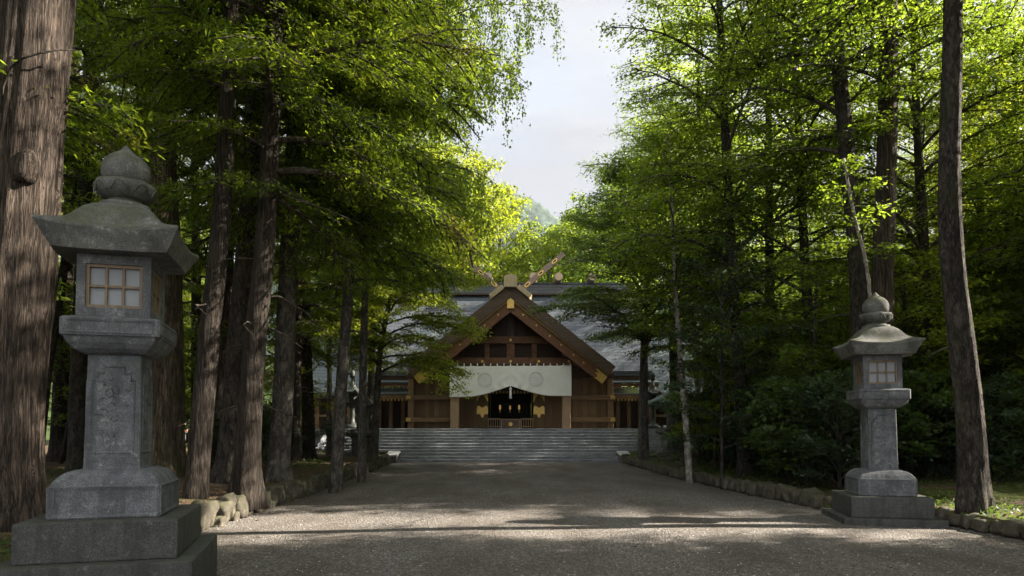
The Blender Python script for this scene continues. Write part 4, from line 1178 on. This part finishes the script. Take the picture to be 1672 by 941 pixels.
main('maple_tree', 'dark spreading maple at the right foot of the steps, over the hall roof', [(1050, 748), (1051, 640), (1054, 540), (1060, 450)], 28.6, 12.0, .22, dict(MAPLE, h0=4.3, L=5.2, nl=38, k=22), 25, bark='greybark', sides=18, flare=.3)
main('oak_tree', 'dark trunk directly behind the copper hooded lantern', [(1104, 745), (1102, 600), (1098, 430)], 32.5, 16, .30, dict(BROAD, h0=5.0, L=5.0, leaf='leaf_dark'), 26, bark='darkbark', sides=16)
main('birch_tree', 'thin pale leaning stem standing on the right path edge', [(1126, 790), (1119, 680), (1110, 560), (1104, 440)], 20.3, 10.5, .105, dict(BROAD, h0=4.6, L=3.0, nl=30, leaf='leaf_mid', bias=(0, .3)), 27, bark='palebark', sides=14, flare=.3)
main('birch_tree', 'white spotted birch trunk behind the thin leaning stem right of the steps', [(1146, 742), (1140, 640), (1134, 480)], 28.5, 15, .14, dict(BROAD, h0=5.0, L=3.8, leaf='leaf_mid'), 28, bark='palebark', sides=14)
main('sapling', 'thin dark sapling on the right path edge in front of the shrubs', [(1178, 803), (1178, 720), (1180, 600)], 18.3, 6.5, .05, dict(YOUNG, h0=1.2, leaf='leaf_shrub'), 29, bark='darkbark', sides=10)
main('elm_tree', 'tall leafy elm on the right bank whose branches reach furthest over the path', [(1215, 790), (1208, 600), (1195, 350)], 19.5, 21, .20, dict(BROAD, h0=3.2, L=4.0, nl=44), 30, bark='darkbark', sides=16)
main('elm_tree', 'slim leafy elm set back between the shrubs right of the path', [(1262, 775), (1258, 600), (1262, 300)], 22, 20, .19, dict(BROAD, h0=3.0, L=4.4, nl=44, leaf='leaf_mid', bias=(math.pi, .1)), 31, bark='darkbark', sides=16)
main('elm_tree', 'leafy elm with a bluish crown behind the dark maple right of the hall', [(1160, 755), (1156, 600), (1150, 350)], 27, 19.5, .2, dict(BROAD, h0=4.0, L=4.0, nl=42, leaf='leaf_birch', bias=(math.pi, .1)), 32, bark='darkbark', sides=14)
main('oak_tree', 'stout dark trunk between the right lantern and the shrubs, leaning left', [(1335, 800), (1330, 650), (1318, 400)], 20, 18, .18, dict(BROAD, h0=3.4, L=3.6, nl=36, bias=(R(110), .5)), 33, bark='darkbark', sides=16)
main('oak_tree', 'thin dark trunk on the mossy floor between the right lantern and the thick rough trunk', [(1522, 760), (1518, 640), (1512, 450)], 21, 17, .15, dict(BROAD, h0=3.0, L=4.4), 34, bark='darkbark', sides=14)


# ------------------------------------------------------------------ kinds repeated deeper in the woods
class Kind:
    def __init__(s, name, H, r0, P, seed, bark, wob=.25):
        s.name, s.H = name, H
        path = [(0, 0, 0)] + [(random.Random(seed + i).uniform(-wob, wob), random.Random(seed + 9 + i).uniform(-wob, wob), H * t) for i, t in enumerate((.3, .6))] + [(0, 0, H)]
        s.root = tree(name, 'x', 'tree', path, r0, P, seed, bark=bark, sides=12)
        s.used = False
    def put(s, x, y, label, group, sc_=1.0, rz=0, z=None, cat='tree', sz=1.0):
        if s.used: o = copy_tree(s.root)
        else: o = s.root; s.used = True; remember(o)
        o.location = (x, y, (gz(x, y) if z is None else z) - .05); o.rotation_euler = (0, 0, rz); o.scale = (sc_, sc_, sc_ * sz)
        o['label'] = label; o['category'] = cat
        if group: o['group'] = group
        elif 'group' in o.keys(): del o['group']
        return o


firs = [Kind('fir_tree', 20, .24, dict(FIR, h0=4.4, L=3.4), 101, 'darkbark'), Kind('fir_tree', 19, .22, dict(FIR, h0=3.0, L=3.2, leaf='leaf_fir_light'), 102, 'redbark'),
        Kind('cedar_tree', 21, .27, dict(CEDAR, h0=6.0, L=3.4), 103, 'redbark')]
broads = [Kind('elm_tree', 18, .2, dict(BROAD, h0=2.8, L=4.8), 111, 'darkbark'), Kind('oak_tree', 17, .22, dict(BROAD, h0=2.4, L=4.6, leaf='leaf_lime'), 112, 'darkbark'),
          Kind('elm_tree', 19, .2, dict(BROAD, h0=3.4, L=4.4, leaf='leaf_mid', nl=46), 113, 'cedar')]
youngs = [Kind('sapling', 5.5, .05, dict(YOUNG), 121, 'darkbark'), Kind('sapling', 4.6, .045, dict(YOUNG, leaf='leaf_lime', L=1.8), 122, 'darkbark')]
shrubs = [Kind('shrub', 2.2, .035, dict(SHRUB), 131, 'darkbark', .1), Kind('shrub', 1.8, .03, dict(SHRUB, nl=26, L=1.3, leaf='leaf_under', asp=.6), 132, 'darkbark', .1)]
fars = [Kind('broad_tree', 16, .25, dict(FAR, leaf='leaf_yellow'), 141, 'greybark'), Kind('broad_tree', 15, .25, dict(FAR, L=5.2), 142, 'greybark'), Kind('fir_tree', 18, .22, FARFIR, 143, 'darkbark')]

rng = random.Random(12)
def free(x, y, d):
    return all((x - a) ** 2 + (y - b) ** 2 > d * d for a, b in TAKEN)


def scatter(n, xr, yr, kinds, label, group, dmin, ok, smin=.8, smax=1.15):
    k = 0; tries = 0
    while k < n and tries < n * 60:
        tries += 1
        x, y = rng.uniform(*xr), rng.uniform(*yr)
        if not ok(x, y) or not free(x, y, dmin): continue
        TAKEN.append((x, y)); rng.choice(kinds).put(x, y, label, group, rng.uniform(smin, smax), rng.random() * 6.28, sz=.74 if x > 13 and kinds is broads else 1.0); k += 1
    return k


def left_ok(x, y):
    if x > kl(y) - 1.6: return False
    px = CX + x * F / y if y > 1 else -999
    if y < 20 and 120 < px < 620 and y > 5: return False       # the kerbside row stays as listed above
    if 288 < px < 312 and y < 37: return False
    if y > 30 and x > -16.5: return False
    return True


def right_ok(x, y):
    if x < kr(y) + 1.0: return False
    if y < 12.5 and y > 4 and x < 13 + (y - 4) * .3: return False                   # open bank round the lantern
    if y > 29.5 and x < 16: return False
    if abs(y - 11.35 - .07 * x) < 4.1 and x > 8: return False  # gap shaped along the sun's azimuth so a streak reaches the path
    if 1038 < CX + x * F / max(y, 1) < 1135 and y > 14: return False                              # view kept clear to the steps and the hooded lantern
    return True


scatter(34, (-34, -7), (9, 58), firs, 'dark conifer standing deep in the wood left of the path', 'conifers deep in the left wood', 2.3, left_ok)
scatter(9, (-16, -7), (19, 33), youngs, 'young leafy sapling among the trunks left of the path', 'saplings in the left wood', 1.4, left_ok)
scatter(32, (8, 34), (8, 58), broads, 'leafy tree deep in the wood right of the path', 'leafy trees deep in the right wood', 2.6, right_ok, .8, 1.12)
scatter(7, (14, 34), (16, 56), firs, 'dark conifer among the leafy trees right of the path', 'conifers in the right wood', 2.6, right_ok)
scatter(26, (6.4, 17), (11.5, 34), youngs, 'leafy young sapling under the trees right of the path', 'saplings in the right wood', 1.1, right_ok, .7, 1.2)
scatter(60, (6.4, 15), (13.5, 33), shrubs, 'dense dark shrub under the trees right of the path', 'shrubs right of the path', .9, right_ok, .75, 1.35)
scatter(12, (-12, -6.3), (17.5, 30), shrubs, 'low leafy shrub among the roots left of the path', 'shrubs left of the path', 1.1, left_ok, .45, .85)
# trees further along the right side that shade the path
for i, (x, y) in enumerate(((10.5, 3.2), (13.5, 6.3), (9.8, -1.6), (13.0, -4.5), (17, 1.0), (18.5, 5.2), (9.4, -6.5), (16.5, -9), (11.5, -11), (21, -3), (17.5, 6.9), (24, 6.8), (29, 6.4), (10.6, 6.3), (14.2, 7.0), (12.2, 4.6), (19.5, 7.6), (15.8, 17.4), (20.0, 17.6), (16.2, 21.5), (19.5, 24), (23, 15.9), (29, 15.8), (17.0, 46.5), (26, 41), (19.5, 51.5))):
    broads[i % 3].put(x, y, 'leafy tree deep in the wood right of the path', 'leafy trees deep in the right wood', rng.uniform(.92, 1.12) if y < 14 else .84 if y < 30 else rng.uniform(1.12, 1.22), rng.random() * 6.28)

for i, (x, y) in enumerate(((-8.6, 3.4), (-9.5, -2.5), (-8.4, -8.0), (-13, .8), (-14, -6), (-11.5, 6.2), (-9, -14))):
    firs[i % 3].put(x, y, 'dark conifer standing deep in the wood left of the path', 'conifers deep in the left wood', rng.uniform(.95, 1.1), rng.random() * 6.28)

for i, (x, y) in enumerate(((15.8, 5.2), (21.5, 8.7), (12.2, 8.0), (9.6, 4.6), (16.8, 8.4), (26.5, 8.8))):
    firs[i % 3].put(x, y, 'dark conifer among the leafy trees right of the path', 'conifers in the right wood', 1.0, rng.random() * 6.28)
# behind the shrine: bright trees on the rising ground
BACK = [(702, 57, 205, 0, 'tall bright yellow green tree rising left of the crossed finials'), (768, 60, 235, 0, 'yellow lit tree standing straight behind the left crossed finial'),
        (815, 64, 296, 0, 'slimmer yellow green tree edging the sky gap above the gable'), (660, 62, 215, 1, 'tall green tree behind the birch sprays, left of the yellow trees'),
        (894, 66, 352, 1, 'round fresh green tree behind the right crossed finial'), (936, 72, 338, 1, 'broad green tree behind the ridge, under the pointed fir'),
        (926, 88, 338, 2, 'pointed fir standing above the round green trees behind the hall'), (866, 96, 356, 2, 'small slim fir against the blue hill in the sky gap'),
        (852, 78, 388, 1, 'low dark green tree between the yellow tree and the round green tree'), (975, 64, 330, 1, 'green tree behind the dark maple right of the ridge'),
        (1030, 60, 250, 1, 'tall green tree far behind the right end of the hall roof'), (610, 58, 240, 1, 'tall green tree far behind the left end of the hall roof'),
        (740, 76, 330, 1, 'mid green tree filling the gap between the two yellow trees')]
for px, D, ty, ki, lab in BACK:
    k = fars[ki]; x = PX(px, D); z = gz(x, D)
    s = (PZ(ty, D) - z) / (k.H + 1.4)
    k.put(x, D, lab, None, s if s < 1.15 else 1.15, rng.random() * 6.28, None, 'tree', max(1.0, s / 1.15))
for i in range(26):
    D = rng.uniform(60, 120); px = rng.choice((rng.uniform(250, 720), rng.uniform(950, 1500), rng.uniform(700, 960)))
    x = PX(px, D); k = fars[rng.choice((1, 1, 2))]
    if 690 < px < 980: D = rng.uniform(95, 125); x = PX(px, D); s = (PZ(rng.uniform(425, 445), D) - gz(x, D)) / (k.H + 2)
    else: s = rng.uniform(.9, 1.3)
    k.put(x, D, 'distant green tree on the rising ground behind the shrine grounds', 'distant trees behind the shrine', s, rng.random() * 6.28)

# ------------------------------------------------------------------ low growth and litter on the floor
nr = np.random.default_rng(8)
def litter(name, n, size, mat, label, flatness, patch, lift):
    P = []
    while len(P) < n:
        side = -1 if nr.random() < .5 else 1
        y = 6 + 32 * nr.random() ** 1.4; d = .15 + 11 * nr.random() ** 1.5
        x = kl(y) - d if side < 0 else kr(y) + d
        if mnoise.noise(Vector((x * .45, y * .45, 11))) < patch - (.25 if side > 0 else 0): continue
        P.append((x, y, gz(x, y) + lift * nr.random()))
    P = np.array(P); n = len(P)
    d = nr.normal(0, 1, (n, 3)) * np.array([1, 1, flatness]); d /= np.linalg.norm(d, axis=1, keepdims=True)
    nz = nr.normal(0, flatness, (n, 3)) + np.array([0, 0, 1]); s = np.cross(d, nz); s /= np.linalg.norm(s, axis=1, keepdims=True)
    l = size * nr.uniform(.5, 1.3, (n, 1))
    V = np.empty((n, 4, 3)); V[:, 0] = P - d * l * .5; V[:, 2] = P + d * l * .5; V[:, 1] = P + s * l * .27; V[:, 3] = P - s * l * .27
    o = bpy.data.objects.new(name, quads_mesh(name, V, mat)); COL.objects.link(o); tag(o, label, 'undergrowth', kind='stuff')


litter('undergrowth', 16000, .085, M['leaf_under'], 'low green ground cover on the forest floor beside the path', .6, .12, .12)
t = NT('dead_leaves'); g = t.n('ShaderNodeNewGeometry')
dl = t.done(t.ramp(g.outputs['Random Per Island'], [(0, (.05, .03, .018)), (.6, (.14, .085, .045)), (1, (.26, .17, .09))]), .9, spec=.2)
def path_litter():
    n = 900; y = 4 + 26 * nr.random(n) ** 1.3; u = nr.random(n); u = np.where(nr.random(n) < .5, u, np.where(nr.random(n) < .5, u ** 4, 1 - u ** 4))
    x = np.array([kl(q) for q in y]) + .1 + (np.array([kr(q) - kl(q) for q in y]) - .2) * u
    z = .05 * np.sin(np.pi * u) - .02 + np.array([.018 * mnoise.noise(Vector((a * .5, b * .5, 1))) for a, b in zip(x, y)]) + .012
    P = np.stack([x, y, z], 1); d = nr.normal(0, 1, (n, 3)) * np.array([1, 1, .2]); d /= np.linalg.norm(d, axis=1, keepdims=True)
    nz = nr.normal(0, .25, (n, 3)) + np.array([0, 0, 1]); s = np.cross(d, nz); s /= np.linalg.norm(s, axis=1, keepdims=True); l = .055 * nr.uniform(.5, 1.3, (n, 1))
    V = np.empty((n, 4, 3)); V[:, 0] = P - d * l * .5; V[:, 2] = P + d * l * .5; V[:, 1] = P + s * l * .25; V[:, 3] = P - s * l * .25
    o = bpy.data.objects.new('path_litter', quads_mesh('path_litter', V, dl)); COL.objects.link(o); tag(o, 'scattered brown leaves lying on the gravel path', 'litter', kind='stuff')


path_litter()
litter('fallen_leaves', 14000, .07, dl, 'brown fallen leaves lying on the forest floor', .25, -.6, .02)

# ------------------------------------------------------------------ a visitor far off between the trunks
px_, D_ = 298, 36.5
PE = thing('person', 'distant visitor in a white cap and dark teal shirt seen between left trunks', 'person', (PX(px_, D_), D_, gz(PX(px_, D_), D_)), R(200))
def skin(name, verts, edges, rad, mat, parent, root=0):
    me = bpy.data.meshes.new(name); me.from_pydata(verts, edges, []); me.materials.append(mat)
    o = bpy.data.objects.new(name, me); COL.objects.link(o); o.parent = parent
    o.modifiers.new('skin', 'SKIN'); sd = o.modifiers.new('sub', 'SUBSURF'); sd.levels = sd.render_levels = 1
    for i, r in enumerate(rad):
        me.skin_vertices[0].data[i].radius = (r, r); me.skin_vertices[0].data[i].use_root = (i == root)
    return o
skinm = flat('skin', (.45, .27, .19), .6)
bv = [(0, 0, .92), (0, 0, 1.15), (0, 0, 1.38), (0, 0, 1.47), (0, -.01, 1.56), (0, -.01, 1.68),
      (.18, 0, 1.36), (.23, .02, 1.10), (.22, -.08, .88), (-.18, 0, 1.36), (-.23, .02, 1.10), (-.22, -.08, .88),
      (.10, 0, .86), (.11, -.02, .48), (.11, .02, .08), (.11, -.12, .04), (-.10, 0, .86), (-.10, .03, .48), (-.10, .08, .08), (-.10, -.05, .04)]
be = [(0, 1), (1, 2), (2, 3), (3, 4), (4, 5), (2, 6), (6, 7), (7, 8), (2, 9), (9, 10), (10, 11), (0, 12), (12, 13), (13, 14), (14, 15), (0, 16), (16, 17), (17, 18), (18, 19)]
br_ = [.13, .12, .13, .055, .085, .085, .065, .045, .032, .065, .045, .032, .085, .06, .042, .04, .085, .06, .042, .04]
skin('body', bv, be, br_, skinm, PE)
skin('shirt', [bv[i] for i in (0, 1, 2, 6, 7, 9, 10)], [(0, 1), (1, 2), (2, 3), (3, 4), (2, 5), (5, 6)], [.155, .145, .15, .08, .06, .08, .06], flat('teal_cloth', (.03, .07, .075), .9), PE)
skin('trousers', [bv[i] for i in (0, 12, 13, 14, 16, 17, 18)], [(0, 1), (1, 2), (2, 3), (0, 4), (4, 5), (5, 6)], [.15, .10, .075, .065, .10, .075, .065], flat('grey_cloth', (.14, .14, .16), .9), PE)
m = MB(); m.lathe([(.115, 1.64), (.118, 1.68), (.10, 1.74), (.05, 1.78), (.0, 1.785)], 14, (0, -.01, 0)); m.box(-.07, .07, -.21, -.10, 1.645, 1.66); m.build('cap', flat('white_cloth', (.75, .75, .75), .8), PE, True)
# ------------------------------------------------------------------ the air
m = MB(); m.box(-720, 720, -60, 1200, -3, 400)
t = NT('air'); pv = t.n('ShaderNodeVolumePrincipled', {'Color': (.72, .82, 1.0, 1), 'Density': .00009, 'Anisotropy': .2}); t.t.links.new(pv.outputs[0], t.out.inputs['Volume'])
tag(m.build('haze', t.m), 'thin blue haze between the shrine and the hill', 'haze', kind='stuff')
# ------------------------------------------------------------------ light, sky, camera
SUN_EL, SUN_AZ = R(31), R(4)        # azimuth from +x; negative is towards the camera's side
sd = Vector((math.cos(SUN_EL) * math.cos(SUN_AZ), math.cos(SUN_EL) * math.sin(SUN_AZ), math.sin(SUN_EL)))
sun = bpy.data.lights.new('sun', 'SUN'); sun.energy = 5.0; sun.angle = R(.5); sun.color = (1, .90, .76)
so = bpy.data.objects.new('sun', sun); COL.objects.link(so); so.rotation_euler = sd.to_track_quat('Z', 'Y').to_euler(); so.location = (40, 0, 60)

w = bpy.data.worlds.new('World'); sc.world = w; w.use_nodes = True
nt = w.node_tree; nt.nodes.clear()
out = nt.nodes.new('ShaderNodeOutputWorld'); bg = nt.nodes.new('ShaderNodeBackground'); bg.inputs['Strength'].default_value = .1
sky = nt.nodes.new('ShaderNodeTexSky'); sky.sky_type = 'NISHITA'; sky.sun_disc = False; sky.sun_elevation = SUN_EL; sky.sun_rotation = R(90) - SUN_AZ; sky.air_density = 1.0; sky.dust_density = 1.2
tc = nt.nodes.new('ShaderNodeTexCoord')
sep = nt.nodes.new('ShaderNodeSeparateXYZ'); nt.links.new(tc.outputs['Generated'], sep.inputs[0])
def nm(op, a, b):
    n = nt.nodes.new('ShaderNodeMath'); n.operation = op
    for i, v in enumerate((a, b)):
        if isinstance(v, bpy.types.NodeSocket): nt.links.new(v, n.inputs[i])
        else: n.inputs[i].default_value = v
    return n.outputs[0]
zz = nm('ADD', nm('MAXIMUM', sep.outputs[2], 0.0), .18)
cv = nt.nodes.new('ShaderNodeCombineXYZ'); nt.links.new(nm('DIVIDE', sep.outputs[0], zz), cv.inputs[0]); nt.links.new(nm('DIVIDE', sep.outputs[1], zz), cv.inputs[1])
def nz(scale, detail, off):
    mp = nt.nodes.new('ShaderNodeMapping'); mp.inputs['Location'].default_value = (off, off * .7, 0); mp.inputs['Scale'].default_value = (.8, 1.5, 1); nt.links.new(cv.outputs[0], mp.inputs[0])
    n = nt.nodes.new('ShaderNodeTexNoise'); n.inputs['Scale'].default_value = scale; n.inputs['Detail'].default_value = detail; n.inputs['Roughness'].default_value = .55
    nt.links.new(mp.outputs[0], n.inputs['Vector']); return n.outputs['Fac']
def rmp(f, st):
    r = nt.nodes.new('ShaderNodeValToRGB'); nt.links.new(f, r.inputs[0])
    for e, (p, c) in zip(r.color_ramp.elements, st): e.position = p; e.color = c if isinstance(c, tuple) else (c, c, c, 1)
    return r.outputs[0]
cover = rmp(nz(.9, 6, 3.1), [(.30, .8), (.52, 1.0)])
shade = rmp(nz(1.6, 6, 8.3), [(.40, (1.30, 1.32, 1.37, 1)), (.60, (1.68, 1.68, 1.66, 1))])
# ramp colours are held to plain values; the cloud's brightness is a multiplier
mx = nt.nodes.new('ShaderNodeMix'); mx.data_type = 'RGBA'
nt.links.new(cover, mx.inputs[0]); nt.links.new(sky.outputs[0], mx.inputs[6]); nt.links.new(shade, mx.inputs[7])
front = nm('POWER', nm('ADD', nm('MULTIPLY', sep.outputs[1], -.5), .5), 1.5)      # added sky gain behind the viewer, brightens the hall front
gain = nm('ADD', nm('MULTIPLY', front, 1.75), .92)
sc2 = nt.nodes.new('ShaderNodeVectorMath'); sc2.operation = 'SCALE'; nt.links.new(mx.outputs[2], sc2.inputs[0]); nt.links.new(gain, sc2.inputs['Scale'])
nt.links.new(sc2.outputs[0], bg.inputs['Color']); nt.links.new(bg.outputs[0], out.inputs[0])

cam = bpy.data.cameras.new('camera'); cam.lens = 36 * F / 1672; cam.sensor_width = 36; PITCH = R(2.4); cam.shift_y = (HY - F * math.tan(PITCH) - 470.5) / 1672; cam.clip_start = .1; cam.clip_end = 6000
co = bpy.data.objects.new('camera', cam); COL.objects.link(co); co.location = (0, 0, EYE); co.rotation_euler = (R(90) + PITCH, 0, 0)
sc.camera = co

sc.view_settings.view_transform = 'Standard'; sc.view_settings.look = 'None'; sc.view_settings.gamma = 1; sc.view_settings.use_curve_mapping = False
sc.view_settings.exposure = 2.45
sc.render.engine = 'CYCLES'
cy = sc.cycles
cy.use_denoising = True; cy.denoiser = 'OPENIMAGEDENOISE'
cy.max_bounces = 9; cy.diffuse_bounces = 6; cy.glossy_bounces = 2; cy.transmission_bounces = 6; cy.volume_bounces = 0; cy.transparent_max_bounces = 4
cy.use_adaptive_sampling = True; cy.adaptive_threshold = .02
